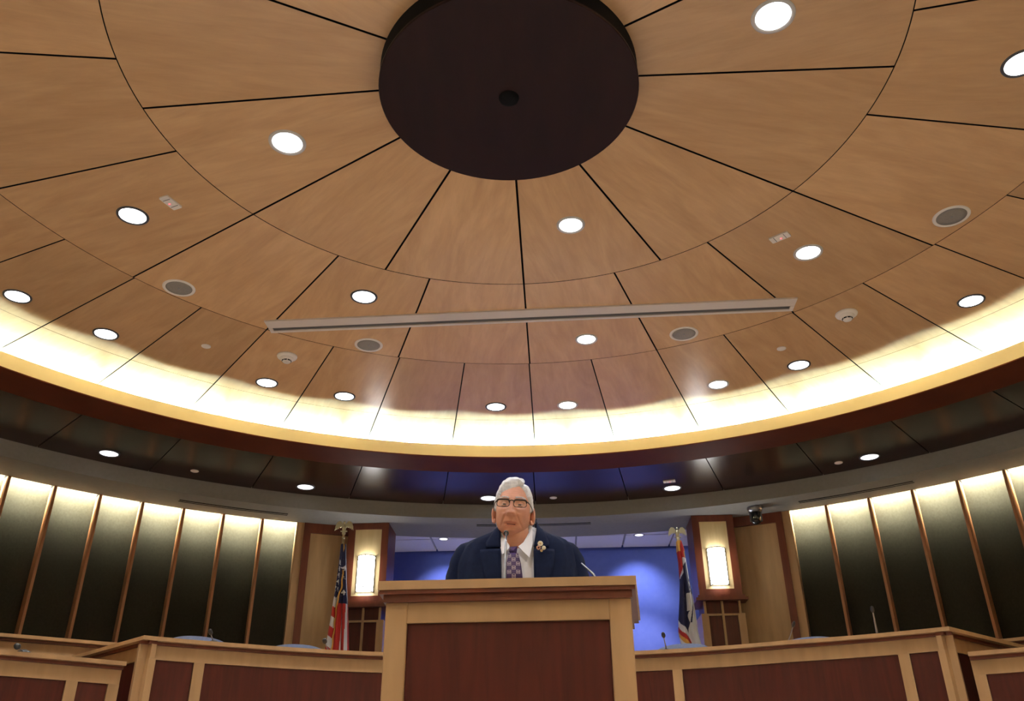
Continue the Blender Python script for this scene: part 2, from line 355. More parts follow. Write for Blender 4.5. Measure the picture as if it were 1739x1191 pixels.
for px_, y_, nm in ((-.86, 10.62, 0), (1.56, 10.52, 1), (.35, 10.58, 2)):
    t = thing('wall_washer', ['small recessed spotlight washing the blue wall left of the speaker', 'small recessed spotlight washing the blue wall right of the speaker', 'small recessed spotlight hidden behind the speaker'][nm], 'ceiling light', (px_, y_, TZ))
    b = B(); b.lathe([(.05, -.004), (.07, -.004), (.07, .0), (.05, 0)], 24, cap=False); b.out('trim_ring', 'rim', t)
    b = B(); b.lathe([(.001, -.003), (.05, -.003), (.05, .0)], 24); b.out('lens', 'lens2', t)
    light('SPOT', 'washer_beam', (0, 0, -.02), E_BLUE, (.85, .9, 1), t, spot_size=R(84), spot_blend=.9, shadow_soft_size=.03, look=(.02, .72, -1))
    light('SPOT', 'floor_bounce_fill', (0, -.02, -.02), 200.0, (1, .97, .95), t, spot_size=R(76), spot_blend=.5, shadow_soft_size=.04, look=(0, 0, -1))  # added fill aimed at the floor, its bounce brightens the tiles

# ------------------------------------------------------------------ pilasters with sconces
def pilaster(fl, fr, side_len, inner, label):
    """fl, fr: front corners seen from the room (left, right)"""
    a = Vector((fl[0], fl[1], 0)); c = Vector((fr[0], fr[1], 0)); d = (c-a); W = d.length; rz = atan2(d.y, d.x)
    t = thing('pilaster', label, 'column', a, rz); D = side_len; zl = 1.93+CZ
    # local x: along the front 0..W, y: depth (away from the room), z up
    fwx = .078
    b = B(); b.box(.004, W-.004, .006, D, zl+.03, ZG-.002); b.out('core', 'redwood', t)
    for x0, x1 in ((0, fwx), (W-fwx, W)):
        b = B(); b.box(x0, x1, -.012, .005, zl+.06, ZG-.004); b.out('stile', 'redwood', t)
    b = B(); b.box(fwx, W-fwx, -.012, .005, ZG-.075, ZG-.004); b.out('rail', 'redwood', t)
    b = B(); b.box(fwx, W-fwx, -.012, .005, zl+.06, zl+.125); b.out('rail', 'redwood', t)
    b = B(); b.box(fwx+.001, W-fwx-.001, -.004, .005, zl+.125, ZG-.075); b.out('inset_panel', 'inset', t)
    b = B(); b.box(-.02, W+.02, -.035, D, zl+.03, zl+.06); b.box(-.045, W+.045, -.06, D, zl+.0, zl+.03); b.out('ledge', 'redwood', t)
    b = B(); b.box(.05, W-.05, .02, D, 0.42, zl); b.out('base_core', 'mahog', t)
    for x0, x1 in ((.0, .075), (W-.075, W)):
        b = B(); b.box(x0, x1, -.01, D-.005, .42, zl-.13); b.out('post', 'maple_solid', t)
        xm = .045 if x0 < .1 else W-.045
        b = B(); b.box(xm-.012, xm+.012, -.01, .02, zl-.13, zl); b.out('short_post', 'maple_dark', t)
    b = B(); b.box(W/2-.012, W/2+.012, -.006, .02, .42, zl); b.out('mullion', 'maple_dark', t)
    b = B(); b.box(.076, W/2-.0125, -.004, .02, zl-.15, zl-.13); b.box(W/2+.0125, W-.076, -.004, .02, zl-.15, zl-.13); b.out('crossbar', 'maple_dark', t)
    return t, W
cl = (-1.836, 9.518); 
pl, WL = pilaster((-1.840, 9.552), (-1.386, 9.530), .45, 1, 'left pilaster beside the striped flag, cherry frame around a lit maple panel')
pr, WR = pilaster((1.978, 9.359), (2.432, 9.337), .45, -1, 'right pilaster beside the dark blue flag, cherry frame around a lit maple panel')
def sconce(parent_loc, rz, label, fx=0.):
    t = thing('wall_sconce', label, 'wall lamp', parent_loc, rz)
    n = 20; rr = .098; dep = .085
    b = B(); b.box(-.09, .09, -.004, .004, 0, .40); b.out('backplate', 'bronze', t)
    vs = []; fs = []
    for z in (.012, .388):
        for k in range(n+1):
            u = pi*k/n; vs.append((-.092*cos(u), -.006-dep*sin(u), z))
    q = n+1; fs = [(k, k+1, q+k+1, q+k) for k in range(n)]+[tuple(range(n, -1, -1)), tuple(q+k for k in range(n+1))]
    mesh('shade', vs, fs, 'shade', t, True); shade(bpy.data.objects[t.children[-1].name] if t.children else t) if 0 else None
    def hoop(z):
        return [(-.096*cos(pi*k/n), -.006-(dep+.003)*sin(pi*k/n), z) for k in range(n+1)]
    for z in (.004, .05, .35, .396):
        b = B(); b.tube(hoop(z), .0042, 6); b.out('hoop', 'bronze', t)
    for x in (-.096, .096):
        b = B(); b.tube([(x, -.008, 0), (x, -.008, .40)], .0055, 6); b.out('side_bar', 'bronze', t)
    b = B(); b.tube([(0, -dep-.009, 0), (0, -dep-.009, .065)], .004, 6); b.out('centre_bar', 'bronze', t)
    b = B(); b.tube([(0, -dep-.009, .335), (0, -dep-.009, .40)], .004, 6); b.out('centre_bar', 'bronze', t)
    return t
def on_face(p, W, x, z, off=-.006):
    a = p.rotation_euler.z; l = Vector(p.location); return l+Vector((cos(a)*x-sin(a)*off, sin(a)*x+cos(a)*off, z))
sconce(on_face(pl, WL, WL/2, 2.088+CZ), pl.rotation_euler.z, 'glowing half-round wall sconce on the left pilaster')
sconce(on_face(pr, WR, WR/2, 2.088+CZ), pr.rotation_euler.z, 'glowing half-round wall sconce on the right pilaster')

# ------------------------------------------------------------------ ceiling medallion
t = thing('ceiling_medallion', 'large dark mahogany disc hanging at the centre of the round ceiling', 'ceiling disc', (0, CY, 0))
b = B(); b.lathe([(.632, 3.086+CZ), (.632, ZC+.03)], 96, cap=False); b.out('black_drum', 'black', t, True)
b = B(); b.lathe([(.001, 3.085+CZ), (.630, 3.085+CZ), (.634, 3.089+CZ), (.634, 3.10+CZ), (.60, 3.10+CZ)], 96, cap=False); b.out('disc_face', 'diskw', t)
b = B(); b.lathe([(.001, 3.062+CZ), (.03, 3.063+CZ), (.046, 3.072+CZ), (.05, 3.0845+CZ)], 32, cap=False); b.out('centre_cap', 'black', t, True)

# ------------------------------------------------------------------ recessed downlights
DL = [
 # r, phi, label, trim material, inner?
 (1.272, 107.6, 'large bright recessed downlight at the top right, just right of the dark disc', 'rim', .093),
 (1.278, -70.0, 'bright recessed downlight left of the dark disc with a thick pale trim', 'rim', .093),
 (1.265, 17.3, 'recessed downlight in the inner panel ring just below the dark disc', 'rim', .082),
 (2.506, 92.0, 'recessed downlight cut by the right edge of the picture', 'rimdark', .087),
 (2.527, -64.8, 'recessed downlight in the middle ring at far left beside a small sensor plate', 'rimdark', .087),
 (2.476, 51.8, 'recessed downlight in the middle ring at right beside a small sensor plate', 'rim', .087),
 (2.283, -26.9, 'recessed downlight just above the left part of the long screen housing', 'rimdark', .087),
 (2.750, 12.2, 'recessed downlight just below the middle of the long screen housing', 'rim', .080),
 (3.95, 56.8, 'outer-ring downlight farthest right, near the glowing cove', 'rimdark', .087),
 (3.983, -60.0, 'outer-ring downlight farthest left, at the edge of the picture', 'rimdark', .087),
 (3.979, -50.3, 'outer-ring downlight second from the left', 'rimdark', .087),
 (3.984, -31.2, 'outer-ring downlight below the left smoke detector', 'rimdark', .087),
 (3.968, -21.55, 'outer-ring downlight left of the left glossy reflection streak', 'rimdark', .087),
 (3.946, -2.05, 'outer-ring downlight above and left of the speaker', 'rimdark', .087),
 (3.951, 7.3, 'outer-ring downlight above and right of the speaker', 'rim', .087),
 (3.936, 26.7, 'outer-ring downlight beside the right glossy reflection streak', 'rim', .087),
 (3.945, 36.7, 'outer-ring downlight below a small round cover plate at right', 'rimdark', .087),
]
protos = {}
def downlight(loc, label, trim, rad, lens, group, energy, name='recessed_downlight', spot=R(120)):
    key = (trim, rad, lens)
    if key not in protos:
        t = thing(name, label, 'ceiling light', loc, 0, group)
        b = B(); b.lathe([(rad*.90, -.003), (rad*.95, -.008), (rad*1.07, -.006), (rad*1.10, .003)] if trim == 'rimdark' else [(rad*.86, -.003), (rad*.92, -.008), (rad*1.06, -.007), (rad*1.09, .003)], 40, cap=False); b.out('trim_ring', trim, t, True)
        b = B(); b.lathe([(.001, -.002), (rad*.91, -.002), (rad*.91, .004)], 40, cap=False); b.out('lens', lens, t)
        protos[key] = t
    else: t = dup(protos[key], loc, 0, label, group)
    for c_ in list(t.children):
        if c_.type == 'LIGHT': bpy.data.objects.remove(c_)
    light('SPOT', 'beam', (loc[0], loc[1], loc[2]-.012), energy, COL_DOWN, None, spot_size=spot, spot_blend=.6, shadow_soft_size=rad*.6, look=(0, 0, -1))
    return t
for r_, a_, lb, tm, rad in DL: downlight(pol(r_, a_, ZC), lb, tm, rad, 'lens', 'recessed downlights in the maple ceiling', E_SPOT)
for r_, a_, w_ in ((1.27, 197, 'inner ring'), (2.5, 150, 'middle ring, right'), (2.5, 205, 'middle ring, centre'), (2.5, 255, 'middle ring, left'), (3.96, 90, 'outer ring, far right'), (3.96, 120, 'outer ring, right'), (3.96, 150, 'outer ring, right of centre'), (3.96, 180, 'outer ring, centre'), (3.96, 210, 'outer ring, left of centre'), (3.96, 240, 'outer ring, left'), (3.96, 270, 'outer ring, far left')):
    downlight(pol(r_, a_, ZC), 'recessed downlight behind the camera, '+w_, 'rimdark', .087, 'lens', 'recessed downlights behind the camera', E_SPOT)
SL = [(5.946, -40.1, 'soffit downlight at far left in the dark mahogany ring'), (5.973, -21.4, 'soffit downlight above the striped flag'),
      (5.991, -2.5, "soffit downlight half hidden behind the speaker's white hair"), (5.954, 16.7, 'soffit downlight next to a small sensor plate, above the dark blue flag'),
      (5.956, 36.0, 'soffit downlight at far right in the dark mahogany ring')]
for r_, a_, lb in SL: downlight(pol(r_, a_, ZS), lb, 'rimdark', .092, 'lens2', 'downlights in the dark soffit', E_SOFFIT, spot=R(100))

# ------------------------------------------------------------------ speakers, detectors, plates
def speaker(r_, a_, lb):
    t = thing('ceiling_speaker', lb, 'speaker', pol(r_, a_, ZC), 0, 'round ceiling speakers')
    b = B(); b.lathe([(.088, -.004), (.094, -.007), (.108, -.005), (.110, .003)], 40, cap=False); b.out('rim', 'white', t, True)
    b = B(); b.lathe([(.001, -.006), (.06, -.005), (.089, -.003), (.089, .003)], 40, cap=False); b.out('grille', 'mesh', t, True)
    b = B(); b.ell((0, 0, -.006), (.006, .006, .003), 10, 6); b.out('screw', 'chrome', t, True)
for v in ((2.947, 67.0, 'round grey ceiling speaker at upper right'), (2.974, -50.3, 'round grey ceiling speaker at left, left of the screen housing'),
          (2.967, -21.9, 'round grey ceiling speaker below the left part of the screen housing'), (2.93, 26.8, 'round grey ceiling speaker below the right part of the screen housing')): speaker(*v)
def smoke(r_, a_, lb):
    t = thing('smoke_detector', lb, 'detector', pol(r_, a_, ZC), 0, 'smoke detectors')
    b = B(); b.lathe([(.078, .003), (.080, -.004), (.076, -.014), (.055, -.022)], 36, cap=False); b.out('base', 'white', t, True)
    b = B(); b.lathe([(.055, -.022), (.050, -.036), (.034, -.042), (.034, -.050), (.028, -.056), (.001, -.058)], 36, cap=False); b.out('sensor_dome', 'white', t, True)
    b = B()
    for k in range(8):
        a = 2*pi*k/8; b.box(-.011, .011, .0335, .0362, -.050, -.040, Matrix.Rotation(a, 4, 'Z'))
    b.out('vent_slot', 'black', t)
smoke(3.427, -31.3, 'white smoke detector at left, near the end of the screen housing'); smoke(3.394, 46.6, 'white smoke detector at right, near the end of the screen housing')
def cover(r_, a_, z, lb, rad=.036):
    t = thing('cover_plate', lb, 'cover plate', pol(r_, a_, z), 0, 'small round cover plates')
    b = B(); b.lathe([(.001, -.007), (rad*.85, -.007), (rad, -.004), (rad, .002)], 28, cap=False); b.out('disc', 'white', t)
cover(3.629, -40.75, ZC, 'small round white cover plate on the maple ceiling at left'); cover(3.577, 36.65, ZC, 'small round white cover plate on the maple ceiling at right')
cover(5.967, -32.2, ZS, 'small round white cover plate on the dark soffit at left', .04); cover(6.011, 4.3, ZS, "small round white cover plate on the dark soffit right of the speaker's head", .04)
cover(5.941, 33.15, ZS, 'small round white cover plate on the dark soffit at right', .04)
def plate(r_, a_, z, ang, lb):
    t = thing('sensor_plate', lb, 'sensor', pol(r_, a_, z), R(ang), 'rectangular sensor plates with a red light')
    b = B(); b.box(-.062, .062, -.032, .032, -.010, .003, bev=.004); b.out('plate', 'white', t)
    b = B(); b.box(-.034, -.031, -.026, .026, -.0115, -.009); b.box(.031, .034, -.026, .026, -.0115, -.009); b.out('groove', 'rimdark', t)
    b = B(); b.ell((0.004, .010, -.010), (.008, .008, .006), 12, 8); b.out('red_light', 'led', t, True)
plate(2.222, -64.8, ZC, 66, 'rectangular sensor plate with a red light at upper left')
plate(2.181, 51.7, ZC, -40, 'rectangular sensor plate with a red light at right on the maple ceiling')
plate(5.717, 16.7, ZS, -15, 'rectangular sensor plate with a red light on the dark soffit')

# recessed screen housing (long straight white frame)
p0 = Vector((-1.815, 5.562, ZC)); p1 = Vector((2.040, 5.300, ZC))
d = p1-p0; LEN = d.length; rz = atan2(d.y, d.x); Wd = .185
t = thing('screen_housing', 'long straight off-white recessed housing of a projection screen across the ceiling panels', 'screen housing', p0, rz)
b = B(); b.box(0, LEN, -.03, .072, -.012, .003); b.out('wide_flange', 'house', t)
b = B(); b.box(.03, LEN-.03, .0725, .1145, -.006, .003); b.out('slot', 'slotm', t)
b = B(); b.box(0, LEN, .115, .142, -.014, .003); b.out('narrow_flange', 'house', t)
b = B(); b.box(0, .029, .0725, .1145, -.013, .003); b.out('end_cap', 'house', t)
b = B(); b.box(LEN-.029, LEN, .0725, .1145, -.013, .003); b.out('end_cap', 'house', t)

# curved slot air diffusers in the grey ceiling
for a0, a1, lb in ((-32.2, -22.2, 'black double slot air vent in the grey ceiling over the left wall'), (28.0, 38.15, 'black double slot air vent in the grey ceiling over the right wall'), (-3.6, 7.85, 'black double slot air vent in the grey ceiling behind the speaker')):
    t = thing('slot_vent', lb, 'air vent', pol(6.49, (a0+a1)/2, ZG)); inv = Matrix.Translation(-t.location)
    for r_, nm in ((6.465, 'slot'), (6.510, 'slot')):
        b = B(); b.rev(box2(r_, r_+.016, ZG-.004, ZG+.002), a0, a1, 16); b.v = [tuple(inv @ Vector(v)) for v in b.v]; b.out(nm, 'black', t)
    b = B(); b.rev(box2(6.4815, 6.5095, ZG-.0025, ZG+.002), a0, a1, 16); b.v = [tuple(inv @ Vector(v)) for v in b.v]; b.out('divider', 'grey', t)

# dome camera
t = thing('dome_camera', 'silver and black security camera dome under the grey ceiling', 'security camera', (2.615, 9.075, ZG))
b = B(); b.lathe([(.078, 0), (.082, -.02), (.074, -.048), (.060, -.055)], 32, cap=False); b.out('housing', 'chrome', t, True)
b = B(); b.lathe([(.060, -.05), (.058, -.11), (.054, -.15), (.045, -.175), (.025, -.19), (.001, -.195)], 32, cap=False); b.out('smoked_bubble', 'smoke', t, True)
b = B(); b.tube([(.060*cos(R(x)), .060*sin(R(x)), -.055) for x in range(0, 361, 15)], .006, 8); b.out('ring', 'chrome', t, True)
for s in (-1, 1):
    b = B(); b.box(s*.058-.006, s*.058+.006, -.02, .012, -.16, -.05); b.out('side_bracket', 'chrome', t)

# ------------------------------------------------------------------ dais desks
def interp(tab, a):
    if a <= tab[0][0]: return tab[0][1]
    for (a0, r0), (a1, r1) in zip(tab, tab[1:]):
        if a <= a1: return r0+(r1-r0)*(a-a0)/(a1-a0)
    return tab[-1][1]
def arc_strip(pts_in, pts_out, z0, z1):
    """solid between two polylines"""
    n = len(pts_in); vs = []
    for z in (z0, z1):
        vs += [(p[0], p[1], z) for p in pts_in]; vs += [(p[0], p[1], z) for p in pts_out]
    fs = []
    for k in range(n-1):
        fs += [(k, n+k, n+k+1, k+1), (2*n+k, 2*n+k+1, 3*n+k+1, 3*n+k), (k, k+1, 2*n+k+1, 2*n+k), (n+k, 3*n+k, 3*n+k+1, n+k+1)]
    fs += [(0, 2*n, 3*n, n), (n-1, 2*n-1, 4*n-1, 3*n-1)]
    return vs, fs
def desk(label, front, ztop, floor_z, posts, depth=.62, cat='desk', left_end=None, right_end=None, group=None, apron=.092, panel_gap=True, name='dais_desk', into=None):
    """front: polyline of front edge (xy, left->right as seen from the room)"""
    front = [Vector((x, y, 0)) for x, y in front]; n = len(front)
    nor = []
    for i in range(n):
        d = (front[min(i+1, n-1)]-front[max(i-1, 0)]).normalized(); nor.append(Vector((-d.y, d.x, 0)))   # away from room centre
    off = lambda s: [front[i]+nor[i]*s for i in range(n)]
    mid = front[n//2]
    t = into or thing(name, label, cat, (mid.x, mid.y, floor_z), 0, group); I = Matrix.Translation(-t.location)
    def put(nm, m, pin, pout, z0, z1):
        vs, fs = arc_strip(pin, pout, z0, z1); return mesh(nm, [I @ Vector(v) for v in vs], fs, m, t)
    put('desktop', 'maple_solid', off(0), off(depth), ztop-.026, ztop)
    put('moulding', 'redwood', off(.045), off(.10), ztop-.047, ztop-.0265)
    put('apron', 'maple_solid', off(.065), off(.10), ztop-.047-apron, ztop-.0475)
    put('kick_base', 'mahog', off(.075), off(.10), floor_z+.002, floor_z+.09)
    # arclength
    L = [0]
    for i in range(1, n): L.append(L[-1]+(front[i]-front[i-1]).length)
    def at(s):
        s = max(0, min(L[-1], s))
        for i in range(1, n):
            if s <= L[i]+1e-9:
                f = (s-L[i-1])/(L[i]-L[i-1]); return front[i-1].lerp(front[i], f), (nor[i-1].lerp(nor[i], f)).normalized()
    ps = [p if p >= 0 else L[-1]+p for p in posts]
    pw = .072
    for s in ps:
        s = min(max(s, pw/2), L[-1]-pw/2)
        p, nn = at(s); tt = Vector((nn.y, -nn.x, 0)); z0, z1 = floor_z+.09, ztop-.0475-apron
        q = [p+nn*.062-tt*pw/2, p+nn*.062+tt*pw/2, p+nn*.11+tt*pw/2, p+nn*.11-tt*pw/2]
        vs = [I @ Vector((v.x, v.y, z)) for z in (z0, z1) for v in q]
        mesh('post', vs, [(3, 2, 1, 0), (4, 5, 6, 7), (0, 1, 5, 4), (1, 2, 6, 5), (2, 3, 7, 6), (3, 0, 4, 7)], 'maple_solid', t)
    edges = sorted([min(max(s, pw/2), L[-1]-pw/2) for s in ps])
    for s0, s1 in zip(edges, edges[1:]):
        a_, b_ = s0+pw/2+.001, s1-pw/2-.001; k = max(2, int((b_-a_)/.15))
        pin, pout = [], []
        for i in range(k+1):
            p, nn = at(a_+(b_-a_)*i/k); pin.append(p+nn*.078); pout.append(p+nn*.098)
        put('panel', 'mahog', pin, pout, floor_z+.091, ztop-.048-apron)
    return t, front, off
ZD = 1.056+CZ
rt = [(-41.2, 3.80), (-30, 3.765), (-17, 3.79), (0, 3.81), (17, 3.83), (31, 3.84), (46.0, 4.04)]
fr_main = [tuple(pol(interp(rt, a), a, 0).xy) for a in [-40.9+86.9*k/40 for k in range(41)]]
dk, fm_, off_ = desk('long curved maple-framed dais desk with dark mahogany panels behind the lectern', fr_main, ZD, .42, [0.0, .41, 2.1, 3.93, 5.50, -0.001])
# ends of the main desk turn back
cL = Vector(fr_main[0]); cR = Vector(fr_main[-1])
def ret(c, dirv, ln, sgn, lb):
    d = Vector(dirv).normalized(); e = c+d*ln
    pts = [tuple(c+(e-c)*k/6) for k in range(7)]
    if sgn < 0: pts = pts[::-1]
    return desk(lb, pts, ZD-.0005, .42, [0, -.001], depth=.5, into=dk)
ret(cL+Vector((.0, .0)), (-.72, .70), 1.55, -1, 'left return of the long dais desk running back from its corner')
ret(cR+Vector((.0, .0)), (.76, .66), 1.5, 1, 'right return of the long dais desk running back from its corner')
# lower side desks
ZL2 = .893+CZ
def line(p, q, n=8): return [(p[0]+(q[0]-p[0])*k/n, p[1]+(q[1]-p[1])*k/n) for k in range(n+1)]
kk = .93
lsd = [(-4.10, 4.75), (-3.72, 5.12), (-3.161, 5.566), (-2.86, 5.83), (-2.585, 6.085)]
desk('lower left side desk in front of the long desk corner', lsd, ZL2, .22, [0, .55, 1.08, 1.72, -.001], depth=.5, name='side_desk')
rsd = [(2.99, 5.985), (3.10, 5.92), (3.28, 5.81), (3.8, 5.45), (4.4, 4.9)]
desk('lower right side desk in front of the long desk corner', rsd, ZL2, .22, [0.0, .75, 1.4, -.001], depth=.33, name='side_desk')
# rear side desks
kb = 1.30; ZR = .3*3.2*kb+CZ
rl = [(-5.2, 5.5), (-4.6, 6.35), (-4.0, 6.985), (-3.6, 7.26), (-3.285, 7.483), (-2.7, 7.85)]
desk('higher rear desk along the left fin wall', rl, ZR, .60, [0, 1.1, 2.75, -.001], depth=.45, apron=.12, name='rear_desk')
rr_ = [(3.6, 8.02), (4.1, 7.72), (4.45, 7.46), (4.9, 7.0), (5.4, 6.35)]
desk('higher rear desk along the right fin wall', rr_, ZR, .60, [0, 1.2, -.001], depth=.45, apron=.12, name='rear_desk')

# chairs behind the desk
def chair(loc, rz, lb):
    t = thing('office_chair', lb, 'chair', loc, rz, 'blue-grey office chairs behind the dais desk')
    H = loc[2]; top = CHAIR_TOP-H
    # backrest: arched slab
    n = 16; b = B(); pts = []
    for k in range(n+1):
        u = -1+2*k/n; pts.append((.25*u, top-.045*abs(u)**2.4-.02*abs(u)**8))
    pts += [(.22, top-.62), (-.22, top-.62)]
    b.prism(pts, .07, Matrix.Translation((0, .04, 0)) @ Matrix.Rotation(R(90), 4, 'X')); b.out('backrest', 'chair', t)
    b = B(); b.box(-.24, .24, -.50, -.04, .42, .50, bev=.04); b.out('seat', 'chair', t)
    b = B(); b.box(-.03, .03, -.05, .0, .43, top-.60); b.out('back_support', 'blackp', t)
    b = B(); b.tube([(0, -.25, .09), (0, -.25, .42)], .03, 10); b.out('gas_column', 'blackp', t)
    for k in range(5):
        a = 2*pi*k/5; b = B(); b.tube([(0, -.25, .09), (.28*cos(a), -.25+.28*sin(a), .07)], [.025, .015], 8); b.ell((.28*cos(a), -.25+.28*sin(a), .032), (.03, .03, .03), 10, 6); b.out('foot', 'blackp', t)
CHAIR_TOP = 0
def chair_at(x, y, top, lb):
    global CHAIR_TOP; CHAIR_TOP = top
    a = atan2(x, y-CY); chair((x, y, .42), -a+0, lb)
def ray_at(px, py, Y):   # design-time coordinates were taken at a stated depth
    d = F+(Rt*(px-869.5)-Up*(py-595.5))/1471.42; return Vector((0, 0, CZ))+d*(Y/d.y)
for px_, py_, Y_, lb in ((337, 1082.0, 7.25, 'office chair whose blue-grey top edge shows above the desk at far left'), (506, 1095.5, 7.75, 'office chair whose blue-grey top edge shows above the desk left of the striped flag'),
                     (1160, 1094.5, 7.75, 'office chair whose grey top edge shows above the desk below the dark blue flag'), (1374, 1083.0, 7.3, 'office chair whose blue-grey top edge shows above the desk at right')):
    v = ray_at(px_, py_, Y_); chair_at(v.x, v.y, v.z, lb)

# gooseneck microphones
def mic(base, head, lb, bend=(0, 0, 0), hr=.010, rad=.004, group='gooseneck microphones on the dais desks', hm='blackp', name='gooseneck_microphone'):
    base = Vector(base); head = Vector(head)-base; t = thing(name, lb, 'microphone', base, 0, group)
    b = B(); b.lathe([(.045, 0.0005), (.045, .012), (.03, .022), (.012, .03), (.001, .03)], 20); b.out('base', 'blackp', t, True)
    m_ = head*.5+Vector(bend); pts = []
    for k in range(13):
        u = k/12; pts.append(Vector((0, 0, .02))*(1-u)**2+m_*2*u*(1-u)+head*u*u-(Vector(bend)*0))
    b = B(); b.tube(pts, [rad*(1.3-.5*k/12) for k in range(13)], 8); b.out('stem', 'chrome', t, True)
    dr = (pts[-1]-pts[-3]).normalized(); q = dr.to_track_quat('Z', 'Y').to_matrix().to_4x4(); T = Matrix.Translation(head) @ q
    b = B(); b.lathe([(hr*.5, -.012), (hr, -.002), (hr*1.1, .010), (hr*.9, .028), (hr*.3, .036), (.001, .037)], 16, T); b.out('capsule', hm, t, True)
    return t
def mic_px(bp, hp, Y0, Y1, lb, zt=ZD, **k):
    h = ray_at(hp[0], hp[1], Y1); b0 = ray_at(bp[0], bp[1], Y0); mic((b0.x, b0.y, zt+.0005), h, lb, **k)
mic_px((364, 1085), (358, 1076), 6.45, 6.38, 'short desk microphone in front of the fin wall at left, beside a chair top', hr=.013)
mic_px((560, 1100), (552, 1091), 6.95, 6.85, 'desk microphone with a dark capsule in front of the striped flag', hr=.016)
mic_px((1132, 1105), (1127, 1081), 7.0, 6.9, 'desk microphone in front of the blue wall, right of the lectern', hr=.014)
mic_px((1335, 1085), (1347, 1063), 6.8, 6.7, 'desk microphone leaning right in front of the right maple wall panel', hr=.011)
mic_px((1490, 1078), (1482, 1038), 6.45, 6.35, 'tall silver desk microphone in front of the right fin wall', rad=.0065, hr=.012)
mic_px((40, 1110), (30, 1099), 5.75, 5.62, 'black microphone lying low on the left side desk', zt=ZL2, hr=.018)

# ------------------------------------------------------------------ lectern
LZ = .65+CZ
fl = Vector((-.432, 2.800)); frr = Vector((.388, 2.754)); d = (frr-fl); rz = atan2(d.y, d.x); W = d.length
t = thing('lectern', 'tall wooden lectern with maple posts and a dark mahogany front panel', 'lectern', (fl.x, fl.y, 0), rz)
Dp = .555
b = B(); b.prism([(0, 0), (W, 0), (W+.055, Dp+.04), (0-.03, Dp+.04)], .028, Matrix.Translation((0, 0, LZ-.028))); b.out('top', 'maple_solid', t)
b = B(); b.prism([(.004, .006), (W-.004, .006), (W+.048, Dp+.03), (-.02, Dp+.03)], .012, Matrix.Translation((0, 0, LZ-.0405)))
b.prism([(.016, .02), (W-.014, .02), (W+.03, Dp+.02), (-.005, Dp+.02)], .022, Matrix.Translation((0, 0, LZ-.063))); b.out('moulding', 'redwood', t)
x0, x1 = .022, W-.018; zt = LZ-.0635; pw = .070
for (a0, a1, y0, y1) in ((x0, x0+pw, .035, .075), (x1-pw, x1, .035, .075), (x0, x0+pw, Dp-.06, Dp-.02), (x1-pw, x1, Dp-.06, Dp-.02)):
    b = B(); b.box(a0, a1, y0, y1, 0.002, zt, bev=.003); b.out('post', 'maple_solid', t)
b = B(); b.box(x0+pw+.0005, x1-pw-.0005, .038, .072, zt-.062, zt); b.out('top_rail', 'maple_solid', t)
b = B(); b.box(x0+pw+.0005, x1-pw-.0005, .038, .072, .02, .10); b.out('bottom_rail', 'maple_solid', t)
b = B(); b.box(x0+pw+.0005, x1-pw-.0005, .050, .066, .101, zt-.063); b.out('front_panel', 'mahog', t)
for xs in ((x0+.012, x0+.03), (x1-.03, x1-.012)):
    b = B(); b.box(xs[0], xs[1], .0755, Dp-.0605, .05, zt-.08); b.out('side_panel', 'mahog', t)
    b = B(); b.box(xs[0]-.006, xs[1]+.006, .0755, Dp-.0605, zt-.0795, zt); b.out('side_rail', 'maple_solid', t)
b = B(); b.box(x0+.031, x1-.031, .08, Dp-.07, .62, .64); b.out('shelf', 'mahog', t)
# lectern microphones
h_ = ray_at(859.5, 907, 3.22); bs = ray_at(856, 992, 3.16)
t = thing('gooseneck_microphone', 'silver gooseneck microphone rising from the lectern in front of the tie', 'microphone', (bs.x, 3.16, LZ+.001))
I = -Vector(t.location); hd = h_+I
b = B(); b.lathe([(.03, 0), (.03, .008), (.015, .018), (.008, .024)], 20); b.out('base', 'blackp', t, True)
pts = [Vector((0, 0, .01)), Vector((0, .0, .06)), hd*.5+Vector((0, .005, .01)), hd*.8+Vector((0, .002, .005)), hd]
b = B(); b.tube(pts, [.0062, .0060, .0052, .0042, .0038], 10); b.out('stem', 'chrome', t, True)
b = B(); b.ell(hd+Vector((0, .012, .006)), (.0105, .016, .0105), 18, 12); b.out('foam_head', 'blackp', t, True)
b = B(); b.ell(hd+Vector((0, -.002, .001)), (.0045, .004, .0045), 12, 8); b.out('collar', 'chrome', t, True)
a_ = ray_at(987.5, 957, 3.34); c_ = ray_at(1007, 981, 3.30)
t = thing('gooseneck_microphone', 'slim silver microphone stem at the right end of the lectern beside the sleeve', 'microphone', (c_.x+.03, 3.30, LZ+.001))
I = -Vector(t.location)
b = B(); b.tube([(0, 0, 0), (0, 0, .03), c_+I+Vector((.004, 0, .01)), a_+I], [.006, .006, .005, .003], 8); b.out('stem', 'chrome', t, True)
b = B(); b.lathe([(.025, 0), (.025, .008), (.01, .016)], 16); b.out('base', 'blackp', t, True)

